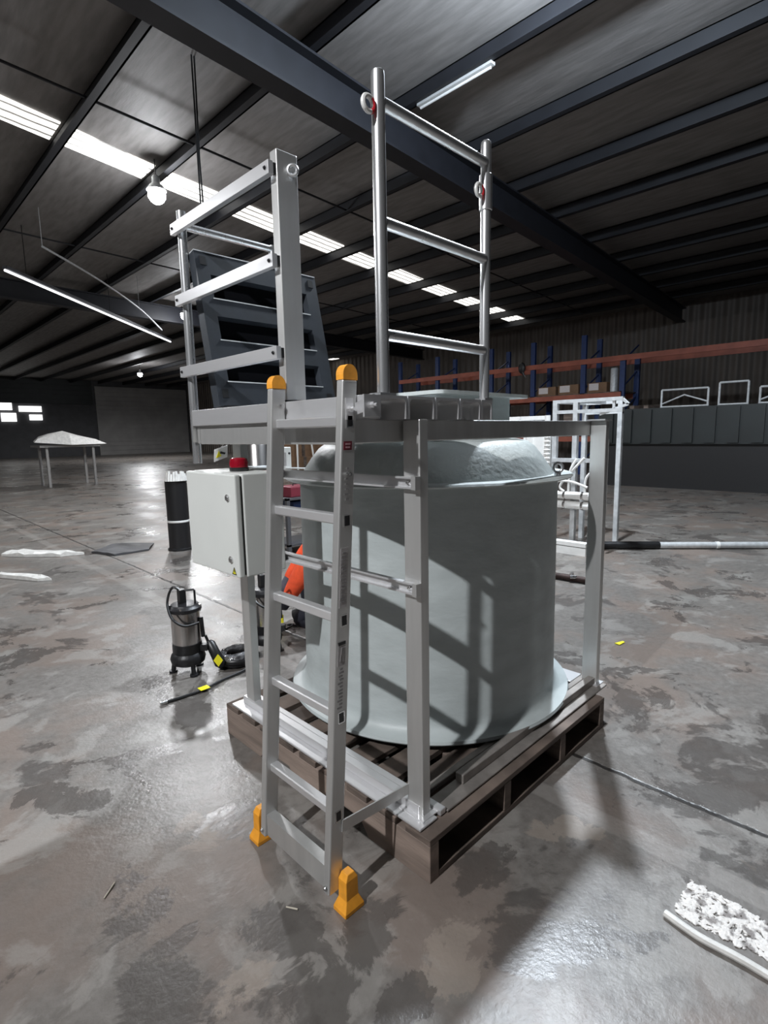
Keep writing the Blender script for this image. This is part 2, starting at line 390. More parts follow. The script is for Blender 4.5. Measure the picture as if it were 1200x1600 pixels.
# long lit run on the far left, and the dull conduit above it
t = thing('light_run', 'long thin lit strip light slanting across the dark roof at far left', 'light fitting', (1.75, 12.47, 4.6))
b = B(); tube(b, [(1.6, 12.4, 4.64), (7.45, 18.22, 4.60)], .026, 8); obj('tube', b, TUBEL, t)
b = B(); bar(b, (1.6, 12.4, 4.70), (7.45, 18.22, 4.66), .10, .06); obj('batten_body', b, DGREY, t)
for q in (.08, .5, .92): b = B(); tube(b, [(1.6+5.85*q, 12.4+5.82*q, 4.7), (1.6+5.85*q, 12.4+5.82*q, 5.72)], .008, 6); obj('hanger', b, BLACK, t)
b = B(); tube(b, spline([(2.1, 11.6, 5.0), (3.6, 13.2, 4.98), (5.2, 15.0, 4.86), (6.6, 16.9, 4.72)]), .022, 8)
for q in ((2.1, 11.6, 5.0), (5.2, 15.0, 4.86)): tube(b, [q, (q[0], q[1], 5.71)], .006, 6)
single('conduit', b, GALVM, 'thin grey conduit sagging under the roof above the long strip light', 'conduit')

# ------------------------------------------------------------------ timber pallet
PH = .140
t = thing('timber_pallet', 'weathered timber pallet under the aluminium skid', 'pallet', (.58, .58, 0))
for x0 in (0, .385, .775, 1.125):                      # bearers run away from the viewer on the left
    b = B(); poly = [(0, .022), (0, .118), (1.165, .118), (1.165, .022), (.90, .022), (.86, .075), (.70, .075), (.66, .022), (.50, .022), (.46, .075), (.30, .075), (.26, .022)]
    if x0 == 0: poly = [(0, 0), (0, .118), (1.165, .118), (1.165, 0), (.90, 0), (.86, .05), (.70, .05), (.66, 0), (.50, 0), (.46, .05), (.30, .05), (.26, 0)]
    prism(b, poly, lambda u, v, q: (q, u, v), x0, x0+.04)
    obj('bearer', b, WOODP if x0 == 0 else WOOD, t, bevel=.002)
for k in range(9):
    y0 = .0 + k*.1335; b = B(); box(b, 0, 1.165, y0, y0+.097, .118, PH+random.uniform(-.003, .001)); obj('deck_board', b, WOOD, t, bevel=.002)
for y0 in (0, .53, 1.065):
    b = B(); box(b, .041, 1.165, y0, y0+.10, 0, .022); obj('bottom_board', b, WOOD, t, bevel=.002)

# ------------------------------------------------------------------ aluminium skid frame
t = thing('skid_frame', 'aluminium skid frame of posts and beams around the tank', 'frame', (.05, .07, PH))
Z0 = PH+.001; ZB = 1.266; ZT = 1.327
def post(x0, x1, y0, y1, z1):
    b = B(); box(b, x0, x1, y0, y1, Z0+.010, z1); return b
obj('post', post(.048, .083, .068, .130, ZT), ALU, t, bevel=.003)
pr = obj('post', post(1.231, 1.264, .068, .136, ZT), ALU, t, bevel=.003)
b = B(); box(b, 1.20, 1.27, .060, .14, ZT, ZT+.006); obj('end_cap', b, ALUH, pr)
obj('post', post(.048, .083, 1.011, 1.070, ZB), ALU, t, bevel=.003)
def base_rail(along, a0, a1, c, side):
    b = B()
    def bx(u0, u1, v0, v1, z0, z1):
        if along == 'y': box(b, v0, v1, u0, u1, z0, z1)
        else: box(b, u0, u1, v0, v1, z0, z1)
    bx(a0, a1, c, c+.078, Z0, Z0+.008)
    bx(a0+.13 if along == 'x' else a0+.04, a1-.03, c+.040, c+.072, Z0+.008, Z0+.040)
    bx(a0, a1, c+.092, c+.118, Z0, Z0+.020)
    return b
obj('base_rail', base_rail('y', .04, 1.125, .004, 1), ALUH, t, bevel=.003)
ALUD = mat('shade_dark_aluminium', (.30,.275,.255), .5, .45, noise=.25, nscale=14)  # aluminium darkened to carry the shade on the front-right rail and cross bar
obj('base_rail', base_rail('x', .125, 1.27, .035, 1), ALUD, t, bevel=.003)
b = B(); box(b, 1.16, 1.27, .155, 1.50, Z0, Z0+.02); obj('base_rail', b, ALUH, t, bevel=.002)
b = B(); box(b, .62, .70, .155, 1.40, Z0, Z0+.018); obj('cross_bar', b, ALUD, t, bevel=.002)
b = B(); box(b, -.123, 1.262, .1375, .175, ZB, ZT); obj('top_beam', b, ALU, t, bevel=.003)
b = B(); box(b, .048, .098, .1755, 1.07, ZB, ZT); obj('top_beam', b, ALU, t, bevel=.003)
def c_rail(zc):
    # side rail: a C channel open towards the viewer, with a closing cap
    b = B(); x0, x1, y0, y1, h = .030, .047, .082, 1.06, .0165
    box(b, x1-.004, x1, y0, y1, zc-h, zc+h); box(b, x0, x1-.004, y0, y1, zc+h-.005, zc+h); box(b, x0, x1-.004, y0, y1, zc-h, zc-h+.005)
    return b
for zc in (1.155, .855):
    ra = obj('side_rail', c_rail(zc), ALUH, t)
    b = B(); box(b, .026, .047, .066, .082, zc-.0185, zc+.0185); obj('end_cap', b, ALU, ra)
    b = B(); solid_bolt(b, (.043, .105, zc), (-1, 0, 0), .006, .005); obj('bolt', b, CHROME, ra)
# weld stains at the feet
b = B(); box(b, .03, .10, .052, .15, Z0+.008, Z0+.012); obj('foot_plate', b, ALUH, t)
b = B(); box(b, 1.215, 1.28, .055, .15, Z0+.008, Z0+.012); obj('foot_plate', b, ALUH, t)

# ------------------------------------------------------------------ access platform
t = thing('access_platform', 'raised aluminium plank platform on top of the skid frame', 'platform', (.14, .55, ZT))
xs = [-.107, .003, .115, .226, .331, .392]
for a, c in zip(xs, xs[1:]):
    # plank: an upside-down channel with rounded corners, its open end towards the viewer
    b = B(); o_ = [(a+.002, ZT), (a+.002, 1.386), (c-.002, 1.386), (c-.002, ZT), (c-.008, ZT)]
    R = .014; xi0, xi1, zi = a+.008, c-.008, 1.379
    inn = [(xi1-R+R*math.cos(q), zi-R+R*math.sin(q)) for q in [math.pi/2*k/5 for k in range(6)]]
    inn += [(xi0+R-R*math.sin(q), zi-R+R*math.cos(q)) for q in [math.pi/2*k/5 for k in range(6)]]
    poly = o_ + inn + [(a+.008, ZT)]
    prism(b, poly, lambda u, v, q: (u, q, v), .068, 1.05)
    obj('deck_plank', b, ALUH, t)
b = B(); box(b, -.103, -.058, .176, 1.029, ZB-.003, ZT-.001); obj('edge_beam', b, ALU, t, bevel=.002)
b = B(); box(b, -.118, -.108, .075, 1.056, 1.331, 1.388); obj('edge_plate', b, ALUH, t, bevel=.001)
b = B(); box(b, -.103, .39, 1.03, 1.05, ZB, ZT-.001); obj('end_beam', b, ALU, t)

# tall round-tube guard rail
def eye(bm, c, side, up=(0,0,1), R=.013, r=.0045):
    c = Vector(c); s = Vector(side).normalized(); ring(bm, c+s*(R+.004), s, up, R, r); return bm
t = thing('tube_guard_rail', 'tall galvanised round tube guard rail at the right front of platform', 'guard rail', (.15, .085, 1.386))
pa, pb = -.068, .371; yy = .086
b = B(); tube(b, [(pa, yy, 1.386), (pa, yy, 2.118), (pa, yy, 2.128), (pa, yy, 2.132)], [.0165, .0165, .0155, .011], 20); obj('post', b, GALV, t, smooth=True)
b = B(); tube(b, [(pb, yy, 1.386), (pb, yy, 2.112), (pb, yy, 2.122), (pb, yy, 2.126)], [.0150, .0150, .014, .010], 20); obj('post', b, GALV, t, smooth=True)
b = B(); lathe(b, [(.0165, -.05), (.019, -.048), (.019, .048), (.0165, .05)], (pb, yy, 1.985), 20); obj('sleeve', b, GALV, t, smooth=True)
for z in (2.066, 1.800, 1.536):
    b = B(); tube(b, [(pa+.012, yy, z), (pb-.010, yy, z)], .0145, 16); obj('rail', b, GALV, t, smooth=True)
for x, z in ((pa-.0165, 2.046), (pb-.019, 1.982)):
    b = B(); eye(b, (x, yy-.004, z), (-1, 0, 0), (0,0,1), .016, .006); e = obj('eye_nut', b, WHITE, t, smooth=True)
    b = B(); tube(b, arc_pts((x-.020, yy-.004, z), (-1,0,0), (0,0,1), .0165, 2.2, 4.2, 8), .0064, 8); obj('red_sleeve', b, REDP, e, smooth=True)
b = B(); box(b, pa-.028, pa+.028, yy-.018, yy+.02, 1.386, 1.392); obj('base_plate', b, GALV, t)
b = B(); box(b, pb-.020, pb+.020, yy-.018, yy+.02, 1.386, 1.392); obj('base_plate', b, GALV, t)

# flat-bar guard rail
t = thing('flat_bar_guard_rail', 'aluminium guard rail with three flat bars on the left side of platform', 'guard rail', (-.09, .75, 1.386))
b = B(); box(b, -.108, -.037, .452, .486, 1.387, 2.083); rp = obj('box_post', b, ALU, t, bevel=.003)
b = B(); ring(b, (-.064, .440, 2.033), (.75, -.66, 0), (0,0,1), .0135, .0052); tube(b, [(-.066, .452, 2.033), (-.072, .440, 2.033)], .006, 8); obj('eye_nut', b, GALV, rp, smooth=True)
b = B(); box(b, -.112, -.032, .447, .491, 1.386, 1.394); obj('base_plate', b, SEMIB, rp, label='dark weld at the foot of the post')
b = B(); tube(b, [(-.098, 1.077, 1.19), (-.098, 1.077, 2.095)], .0165, 18); obj('round_post', b, GALV, t, smooth=True)
for z in (2.030, 1.785, 1.530):
    b = B(); box(b, -.133, -.116, .458, 1.098, z-.0185, z+.0185); fb = obj('flat_bar', b, ALUH, t, bevel=.001)
    for y in (.474, 1.080): b = B(); solid_bolt(b, (-.133, y, z), (-1, 0, 0), .0055, .003); obj('bolt', b, SEMIB, fb)
    b = B(); box(b, -.116, -.108, .456, .47, z-.014, z+.014); obj('spacer', b, BLACK, fb)
b = B(); tube(b, [(-.085, 1.077, 2.047), (.285, 1.077, 2.047)], .0135, 16); obj('rear_rail', b, GALV, t, smooth=True)
b = B(); tube(b, [(.285, 1.077, 1.30), (.285, 1.077, 2.06)], .0150, 16); obj('round_post', b, GALV, t, smooth=True)
b = B(); box(b, -.118, -.075, 1.057, 1.062, 1.27, 1.385); obj('clamp_plate', b, ALU, t)

# ------------------------------------------------------------------ dark plastic hatch lid standing open on the platform
t = thing('hatch_lid', 'dark grey slotted plastic hatch lid standing open at the back of platform', 'hatch lid', (.19, .905, 1.387))
LA = math.atan2(.125, .558); ca, sa = math.cos(LA), math.sin(LA); LX0, LW, LH, TH = -.083, .545, .572, .045
def lid(u, v, q):   # u across, v up the panel, q depth behind the front face
    return (LX0+u, .905 + v*sa + q*ca, 1.388 + v*ca - q*sa + .012)
slots = [(.052, .485, v-.042, v+.045) for v in (.135, .290, .445)]
def lid_panel():
    b = B(); ys = sorted(set([0, LH] + [s[2] for s in slots] + [s[3] for s in slots])); us = [0, .052, .485, LW]
    V = {}
    for i, u in enumerate(us):
        for j, v in enumerate(ys): V[i, j] = b.verts.new(lid(u, v, 0))
    holes = []
    for i in range(3):
        for j in range(len(ys)-1):
            if i == 1 and any(abs(ys[j]-s[2]) < 1e-6 for s in slots): holes.append(j); continue
            b.faces.new((V[i, j], V[i+1, j], V[i+1, j+1], V[i, j+1]))
    for j in holes:     # pocket walls
        o4 = [V[1, j], V[2, j], V[2, j+1], V[1, j+1]]
        i4 = [b.verts.new(lid(u, v, .032)) for u, v in ((.058, ys[j]+.004), (.479, ys[j]+.004), (.479, ys[j+1]-.004), (.058, ys[j+1]-.004))]
        for k in range(4): b.faces.new((o4[k], o4[(k+1) % 4], i4[(k+1) % 4], i4[k]))
    bk = [b.verts.new(lid(u, v, TH)) for u, v in ((0, 0), (LW, 0), (LW, LH), (0, LH))]
    b.faces.new(bk[::-1])
    edge = [V[i, 0] for i in range(4)]; b.faces.new([bk[0]] + edge + [bk[1]])
    edge = [V[3, j] for j in range(len(ys))]; b.faces.new([bk[1]] + edge + [bk[2]])
    edge = [V[i, len(ys)-1] for i in (3, 2, 1, 0)]; b.faces.new([bk[2]] + edge + [bk[3]])
    edge = [V[0, j] for j in range(len(ys)-1, -1, -1)]; b.faces.new([bk[3]] + edge + [bk[0]])
    return b
lp = obj('lid_panel', lid_panel(), DARKG, t)
for (u0, u1, v0, v1) in slots:
    b = B(); prism(b, [(u0+.006, v0+.004), (u1-.006, v0+.004), (u1-.006, v1-.004), (u0+.006, v1-.004)], lid, .028, .031); obj('slot_floor', b, DARKP, lp)
    b = B(); prism(b, [(u0-.004, v0-.004), (u1+.004, v0-.004), (u1+.004, v0), (u0-.004, v0)], lid, -.002, .002); obj('slot_lip', b, GALVM, lp, label='thin pale lower edge of the slot')
for u, v in ((.018, .522), (.503, .522), (.018, .03), (.503, .03)): b = B(); prism(b, [(u, v), (u+.024, v), (u+.024, v+.032), (u, v+.032)], lid, -.002, .001); obj('corner_socket', b, BLACK, t)
b = B(); prism(b, [(0, LH-.001), (LW, LH-.001), (LW, LH+.003), (0, LH+.003)], lid, -.001, TH); obj('top_edge', b, GALVM, t)
b = B(); box(b, LX0+.02, LX0+LW-.08, .905, .935, 1.3868, 1.402); obj('hinge_strip', b, BLACK, t)

# ------------------------------------------------------------------ fibreglass tank
TC = (.80, .695, 0)
t = thing('fibreglass_tank', 'round grey-green fibreglass tank standing on the pallet inside the frame', 'tank', (.80, .695, .166))
b = B(); zf = .166
prof = [(.50, zf), (.632, zf), (.636, zf+.006), (.632, zf+.016), (.60, zf+.020), (.585, zf+.028), (.574, zf+.045), (.571, zf+.07), (.569, .5), (.568, .8), (.567, 1.06), (.567, 1.098)]
lathe(b, prof, TC, 96); obj('shell', b, FRP, t, smooth=True)
b = B(); lathe(b, [(.54, 1.098), (.622, 1.100), (.629, 1.106), (.622, 1.113), (.54, 1.115)], TC, 96); obj('rim_flange', b, FRPR, t, smooth=True)
def rrect(cx, cy, hx, hy, R, z, n=64, mixc=0., rc=.5):
    out = []
    for k in range(n):
        a = 2*math.pi*k/n; ca_, sa_ = math.cos(a), math.sin(a)
        e = 2/ R
        px = cx + hx*math.copysign(abs(ca_)**e, ca_); py = cy + hy*math.copysign(abs(sa_)**e, sa_)
        qx, qy = TC[0]+rc*ca_, TC[1]+rc*sa_
        out.append((px*(1-mixc)+qx*mixc, py*(1-mixc)+qy*mixc, z))
    return out
b = B()
DC = [(.556, 1.113), (.550, 1.122), (.532, 1.150), (.505, 1.190), (.474, 1.228), (.445, 1.250), (.40, 1.259), (.28, 1.261)]
loft(b, [[(TC[0]-.01+r*math.cos(2*math.pi*k/96), TC[1]+r*math.sin(2*math.pi*k/96), z) for k in range(96)] for r, z in DC])
obj('domed_cover', b, FRPR, t, smooth=True)
b = B(); loft(b, [rrect(.757, .70, .257, .32, 14, 1.259), rrect(.757, .70, .257, .32, 14, 1.428)]); obj('access_neck', b, FRP, t, smooth=True)
b = B(); loft(b, [rrect(.766, .69, .303, .36, 20, 1.428), rrect(.766, .69, .303, .36, 20, 1.4415)]); obj('neck_lip', b, FRPR, t, smooth=True)
for a in (-78.5,):
    c = Vector((TC[0]+.588*math.cos(math.radians(a)), TC[1]+.588*math.sin(math.radians(a)), 1.115))
    b = B(); tube(b, [c, c+Vector((0,0,.010))], .013, 12); ring(b, c+Vector((0,0,.030)), (.72,-.69,0), (0,0,1), .0185, .006, 24, 10)
    obj('eye_bolt', b, GALV, t, smooth=True)

# ------------------------------------------------------------------ control cabinet
t = thing('control_cabinet', 'light grey electrical control cabinet with red beacon, mounted on the left of frame', 'control cabinet', (-.06, .88, .815))
cx0, cx1, cy0, cy1, cz0, cz1 = -.128, .029, .700, 1.060, .812, 1.166
b = B(); box(b, cx0, cx1, cy0, cy1, cz0, cz1); obj('cabinet_body', b, CAB, t, bevel=.005)
b = B(); box(b, cx0-.007, cx0, cy0+.008, cy1-.008, cz0+.008, cz1-.008); obj('gasket', b, CABG, t)
b = B(); box(b, cx0-.029, cx0-.007, cy0+.001, cy1-.001, cz0+.001, cz1-.001); dr = obj('door', b, CAB, t, bevel=.005)
for z in (1.085, .872):
    b = B(); tube(b, [(cx0-.029, cy0+.052, z), (cx0-.033, cy0+.052, z)], .012, 16); tube(b, [(cx0-.033, cy0+.052, z), (cx0-.036, cy0+.052, z)], .008, 16); box(b, cx0-.0385, cx0-.035, cy0+.050, cy0+.054, z-.008, z+.008)
    obj('latch', b, CHROME, dr, smooth=False)
b = B(); prism(b, [(-.013, -.010), (.013, -.010), (0, .013)], lambda u, v, q: (q, cy0+.035+u, .833+v), cx0-.0298, cx0-.029); ws = obj('warning_sticker', b, YEL, dr)
b = B()
for pl in ([(-.014, -.011), (.014, -.011), (.014, -.008), (-.014, -.008)], [(-.014, -.011), (-.011, -.011), (.0015, .014), (-.0015, .014)], [(.014, -.011), (.011, -.011), (-.0015, .014), (.0015, .014)], [(-.001, .006), (.003, .006), (.000, .000), (.003, .000), (-.002, -.007), (-.001, -.001), (-.004, -.001)]):
    prism(b, pl, lambda u, v, q: (q, cy0+.035+u, .833+v), cx0-.0303, cx0-.0298)
obj('warning_symbol', b, BLACK, dr)
b = B(); lathe(b, [(.032, 0), (.034, .004), (.034, .013), (.031, .015)], (-.055, .845, cz1), 28); be = obj('beacon_base', b, BLACK, t, smooth=True)
b = B(); lathe(b, [(.032, .014), (.0335, .030), (.030, .044), (.022, .048), (0, .049)], (-.055, .845, cz1), 28); obj('beacon_lens', b, RED, t, smooth=True)
b = B(); box(b, -.04, .02, .93, 1.0, cz0-.012, cz0-.001); obj('cable_gland', b, BLACK, t)
b = B(); box(b, .0, .029, .72, .77, cz1, cz1+.002); obj('paper_label', b, PAPER, t)
# warning tag and small junction box under the platform
t = thing('warning_tag', 'tilted white tag with a yellow warning triangle hanging under the platform', 'tag', (.035, 1.13, 1.20))
def tg(u, v, q): return (.032+u*.94+v*.28*.3, 1.135+q, 1.222+v*.95-u*-.28)
b = B(); prism(b, [(-.032, -.026), (.032, -.026), (.032, .026), (-.032, .026)], tg, 0, .002); obj('card', b, WHITE, t)
b = B(); prism(b, [(-.024, -.012), (.002, -.012), (-.011, .016)], tg, -.001, 0); obj('warning_triangle', b, YEL, t)
b = B(); prism(b, [(-.002, .010), (.022, -.004), (.018, -.010), (-.006, .002)], tg, -.001, 0); obj('warning_symbol', b, BLACK, t)
b = B(); tube(b, [tg(0, .024, .001), (.035, 1.07, 1.29)], .0012, 6); obj('string', b, WHITE, t)
t = thing('junction_box', 'small white junction box held off the back of the tank rim, beside the ladder stile', 'junction box', (.60, 1.53, 1.105))
b = B(); box(b, .570, .632, 1.50, 1.54, 1.105, 1.228); obj('enclosure', b, WHITE, t, bevel=.004)
b = B(); box(b, .578, .598, 1.499, 1.50, 1.13, 1.20); obj('label_print', b, LABELG, t)
b = B(); tube(b, [(.618, 1.50, 1.195), (.618, 1.495, 1.195)], .006, 10); obj('screw', b, BLACK, t)
b = B(); bar(b, (.660, 1.27, 1.118), (.601, 1.535, 1.118), .030, .006); obj('mounting_arm', b, GALVM, t)

# ------------------------------------------------------------------ ladder
t = thing('access_ladder', 'aluminium ladder with orange end caps and feet leaning on the platform', 'ladder', (-.24, .30, 0))
LT, LB_, SL, DEP = 1.425, .055, .0755, .047
def fx(z): return -.163-(1.43-z)*SL
def stile(y0, y1):
    b = B(); loft(b, [[(fx(z), y0, z), (fx(z)+DEP, y0, z), (fx(z)+DEP, y1, z), (fx(z), y1, z)] for z in (LB_, LT)]); return b
YS = ((.130, .156), (.444, .470))
RZ = (1.323, 1.072, .812, .550, .275)
for i, (y0, y1) in enumerate(YS):
    s = obj('stile', stile(y0, y1), ALU, t, bevel=.004)
    b = B(); prof = [(fx(LT), LT)] + [(fx(LT)+DEP/2-DEP/2*math.cos(math.pi*k/12), LT+.012+.026*math.sin(math.pi*k/12)) for k in range(13)] + [(fx(LT)+DEP, LT)]
    prism(b, prof, lambda u, v, q: (u, q, v), y0-.001, y1+.001); obj('end_cap', b, ORANGE, s)
    # rubber foot: narrow block flaring to a wide tread
    fy, fxx = ((y0-.017), -.212) if i == 0 else ((y1+.040), -.236)
    b = B(); loft(b, [[(fxx-a, fy-c, z), (fxx+a, fy-c, z), (fxx+a, fy+c, z), (fxx-a, fy+c, z)] for a, c, z in ((.034, .026, 0), (.034, .026, .012), (.022, .017, .040), (.021, .0165, .095), (.012, .013, .112))])
    obj('foot', b, ORANGE, s, bevel=.002)
    b = B(); solid_bolt(b, (fx(.075), (y0+y1)/2, .075), (-1, 0, 0), .007, .004); obj('bolt', b, CHROME, s)
    if i == 0:
        for k, z in enumerate(RZ):
            b = B(); x = fx(z)+.025; box(b, x-.011, x+.011, y0-.0018, y0, z-.016, z+.016); pg = obj('rung_socket', b, CHROME, s)
            b = B(); box(b, x-.008, x+.008, y0-.0025, y0-.0018, z-.013, z+.013); obj('socket_hole', b, BLACK, s)
        def lab(name, m, zc, hz, xo, hx, parent):
            b = B(); x = fx(zc)+xo; loft(b, [[(fx(z)+xo-hx, y0-.0008, z), (fx(z)+xo+hx, y0-.0008, z), (fx(z)+xo+hx, y0, z), (fx(z)+xo-hx, y0, z)] for z in (zc-hz, zc+hz)])
            return obj(name, b, m, parent)
        def marks(name, m, lst, parent):
            b = B()
            for zc, hz, xo, hx in lst: loft(b, [[(fx(z)+xo-hx, y0-.0014, z), (fx(z)+xo+hx, y0-.0014, z), (fx(z)+xo+hx, y0-.0006, z), (fx(z)+xo-hx, y0-.0006, z)] for z in (zc-hz, zc+hz)])
            return obj(name, b, m, parent)
        lab('maroon_label', MAROON, 1.262, .011, .021, .0135, s)
        marks('label_print', LABWHT, [(1.266, .0022, .021, .008), (1.258, .0022, .021, .007)], s)
        marks('stamped_print', LABTXT, [(1.205-.013*k, .0025, .022+.002*math.sin(k*2.3), .004+.003*abs(math.sin(k*1.7))) for k in range(7)], s)
        lab('grey_label', LABELG, .925, .078, .020, .0125, s)
        marks('label_print', LABTXT, [(.990-.0085*k, .0022, .019+.002*math.sin(k*3.1), .006+.003*abs(math.sin(k*1.3))) for k in range(16)], s)
        lab('warning_label', LABELG, .722, .030, .020, .0125, s)
        marks('label_print', BLACK, [(.752, .004, .020, .0125)], s)
        b = B(); zz = .722; bar(b, (fx(zz)+.014, y0-.0015, zz-.018), (fx(zz)+.022, y0-.0015, zz+.020), .0012, .0016); bar(b, (fx(zz)+.024, y0-.0015, zz-.018), (fx(zz)+.024, y0-.0015, zz+.020), .0012, .0016); bar(b, (fx(zz)+.024, y0-.0015, zz+.018), (fx(zz)+.031, y0-.0015, zz+.018), .0016, .0012); obj('label_pictogram', b, LABTXT, s)
        marks('stamped_print', LABTXT, [(.683-.0095*k, .0024, .020+.002*math.sin(k*2.7), .005+.0035*abs(math.sin(k*1.9))) for k in range(12)], s)
        b = B(); solid_bolt(b, (fx(1.19)+.028, y0, 1.19), (0, -1, 0), .006, .005); solid_bolt(b, (fx(1.19)+.019, y0, 1.19), (0, -1, 0), .005, .004); obj('bolt', b, CHROME, s)
    else:
        b = B(); solid_bolt(b, (fx(1.375)+.030, y0, 1.375), (0, -1, 0), .007, .006); obj('bolt', b, CHROME, s)
for z in RZ:
    x = fx(z)+.031; b = B()
    prism(b, [(x-.014, z-.010), (x-.011, z-.0135), (x+.011, z-.0135), (x+.013, z-.010), (x+.013, z+.010), (x+.010, z+.013), (x-.012, z+.013), (x-.015, z+.010)], lambda u, v, q: (u, q, v), .156, .444)
    obj('rung', b, ALUH, t)
b = B(); box(b, fx(.10)+.006, fx(.10)+.010, .1565, .4435, .058, .124); box(b, fx(.10)+.006, fx(.10)+.038, .1565, .4435, .1243, .129); obj('bottom_step', b, ALU, t)
b = B(); x = fx(1.355); box(b, x+.010, x+.034, .1275, .130, 1.326, 1.380); solid_bolt(b, (x+.020, .1275, 1.353), (0, -1, 0), .008, .010); obj('bracket', b, ALUH, t)
b = B(); box(b, -.158, -.102, .0615, .0665, 1.331, 1.385); solid_bolt(b, (-.132, .0615, 1.360), (0, -1, 0), .008, .010); bar(b, (-.156, .064, 1.358), (-.128, .126, 1.353), .004, .030); obj('bracket', b, ALUH, t)
b = B(); bar(b, (fx(.24)+DEP-.01, .127, .240), (.047, .127, .216), .004, .034); obj('stand_off_strap', b, ALU, t)

# ------------------------------------------------------------------ pumps and cables left of the skid
def pump(x, y, label, s=1.0, ang=0.):
    t = thing('submersible_pump', label, 'pump', (x, y, 0), 'submersible pumps on the floor')
    c = (x, y, 0)
    b = B(); lathe(b, [(0, .045), (.06, .045), (.088, .060), (.094, .085), (.088, .105), (.076, .118), (0, .118)], c, 32); obj('volute', b, SEMIB, t, smooth=True)
    for k in range(3):
        a = ang+k*2*math.pi/3; px, py = x+.074*math.cos(a), y+.074*math.sin(a)
        b = B(); tube(b, [(px, py, .075), (px+.008*math.cos(a), py+.008*math.sin(a), .012)], .013, 8); tube(b, [(px+.010*math.cos(a), py+.010*math.sin(a), .012), (px+.010*math.cos(a), py+.010*math.sin(a), 0)], .022, 12); obj('leg', b, SEMIB, t, smooth=True)
    b = B(); lathe(b, [(0, .116), (.074, .116), (.078, .125), (.078, .168), (.080, .172), (0, .172)], c, 32); obj('lower_housing', b, SEMIB, t, smooth=True)
    b = B(); lathe(b, [(0, .172), (.0755, .172), (.0755, .352), (0, .352)], c, 40); obj('motor_barrel', b, STEEL, t, smooth=True)
    b = B(); lathe(b, [(0, .350), (.080, .350), (.088, .356), (.088, .372), (.078, .378), (.070, .390), (.045, .396), (0, .396)], c, 32); obj('top_cover', b, SEMIB, t, smooth=True)
    for k in range(4):
        a = ang+.5+k*math.pi/2; b = B(); tube(b, [(x+.080*math.cos(a), y+.080*math.sin(a), .345), (x+.080*math.cos(a), y+.080*math.sin(a), .384)], .007, 8); obj('bolt', b, CHROME, t)
    dx, dy = .71, -.70
    b = B(); bar(b, (x-.012*dx, y-.012*dy, .392), (x-.012*dx, y-.012*dy, .470), .040, .036); obj('cable_entry', b, BLACK, t, bevel=.004)
    b = B(); tube(b, [(x-.005, y+.003, .462), (x+.055*dx, y+.055*dy, .468), (x+.060*dx, y+.060*dy, .462), (x+.060*dx, y+.060*dy, .385)], .006, 8); obj('handle', b, SEMIB, t, smooth=True)
    pts = [(x-.02*dx, y-.02*dy, .465), (x-.055*dx, y-.055*dy, .482), (x-.082*dx, y-.082*dy, .44), (x-.075*dx-.03, y-.075*dy-.03, .39), (x-.03*dx-.07, y-.03*dy-.07, .335), (x+.04*dx-.075, y+.04*dy-.06, .295), (x+.088*dx-.03, y+.088*dy-.03, .295)]
    b = B(); tube(b, spline(pts), .007, 8); obj('power_cable', b, BLACK, t, smooth=True)
    b = B(); tube(b, [(x+.086*dx, y+.086*dy, .312), (x+.092*dx, y+.092*dy, .20)], .011, 10); obj('cable_clamp', b, BLACK, t, smooth=True)
    b = B(); bar(b, (x+.07*dx, y+.07*dy, .14), (x+.115*dx, y+.115*dy, .14), .035, .035); obj('outlet', b, SEMIB, t)
    return t
pump(.165, 1.900, 'stainless submersible pump with black base standing in the open left of the cabinet', ang=.4)
pump(.630, 1.835, 'submersible pump half hidden behind the left corner post and ladder', ang=1.1)
b = B(); tube(b, spline([(.245, 1.84, .20), (.27, 1.83, .12), (.30, 1.80, .06), (.345, 1.80, .040), (.37, 1.80, .06)]), .008, 8)
single('float_cable', b, BLACK, 'black cable curving from the open pump down to the coil', 'cable', smooth=True)
t = thing('float_switch', 'black capsule float switch with a yellow tag leaning against the pump', 'float switch', (.275, 1.80, 0))
b = B(); tube(b, [(.262, 1.840, .165), (.266, 1.832, .150), (.290, 1.775, .040), (.294, 1.768, .022)], [.012, .026, .030, .016], 14); obj('float_body', b, BLACK, t, smooth=True)
b = B(); prism(b, [(-.026, 0), (0, -.036), (.026, 0), (0, .036)], lambda u, v, q: (.262+u*.71+q*-.7, 1.742-u*.70+q*-.7, .078+v), 0, .002); obj('yellow_tag', b, YEL, t)
t = thing('cable_coil', 'coil of black cable wrapped in clear plastic beside the left corner post', 'cable coil', (.405, 1.80, 0))
for k, (z, R) in enumerate(((.022, .078), (.052, .072), (.040, .088))):
    b = B(); ring(b, (.405, 1.80, z), (1,0,0), (0,1,0), R, .021, 32, 10); obj('cable_loop', b, BLACK, t, smooth=True)
b = B(); ring(b, (.405, 1.80, .058), (1,0,.05), (0,1,-.04), .078, .024, 28, 7)
for v in b.verts: v.co += Vector((random.uniform(-1,1), random.uniform(-1,1), random.uniform(-.6,.6)))*.004
obj('plastic_wrap', b, mat('glossy_plastic_wrap', (.10,.10,.105), .12, 0, noise=.7, nscale=30, bump=1, bscale=60), t)
t = thing('floor_cable', 'thin black cable lying straight across the floor with a yellow tag', 'cable', (.15, 1.62, 0))
b = B(); tube(b, spline([(-.075, 1.622, .008), (0, 1.615, .008), (.106, 1.612, .008), (.22, 1.640, .009), (.36, 1.66, .009), (.47, 1.70, .009)]), .0075, 8); obj('cable', b, BLACK, t, smooth=True)
b = B(); tube(b, [(-.078, 1.621, .010), (-.110, 1.622, .011)], .009, 10); obj('plug', b, CHROME, t, smooth=True)
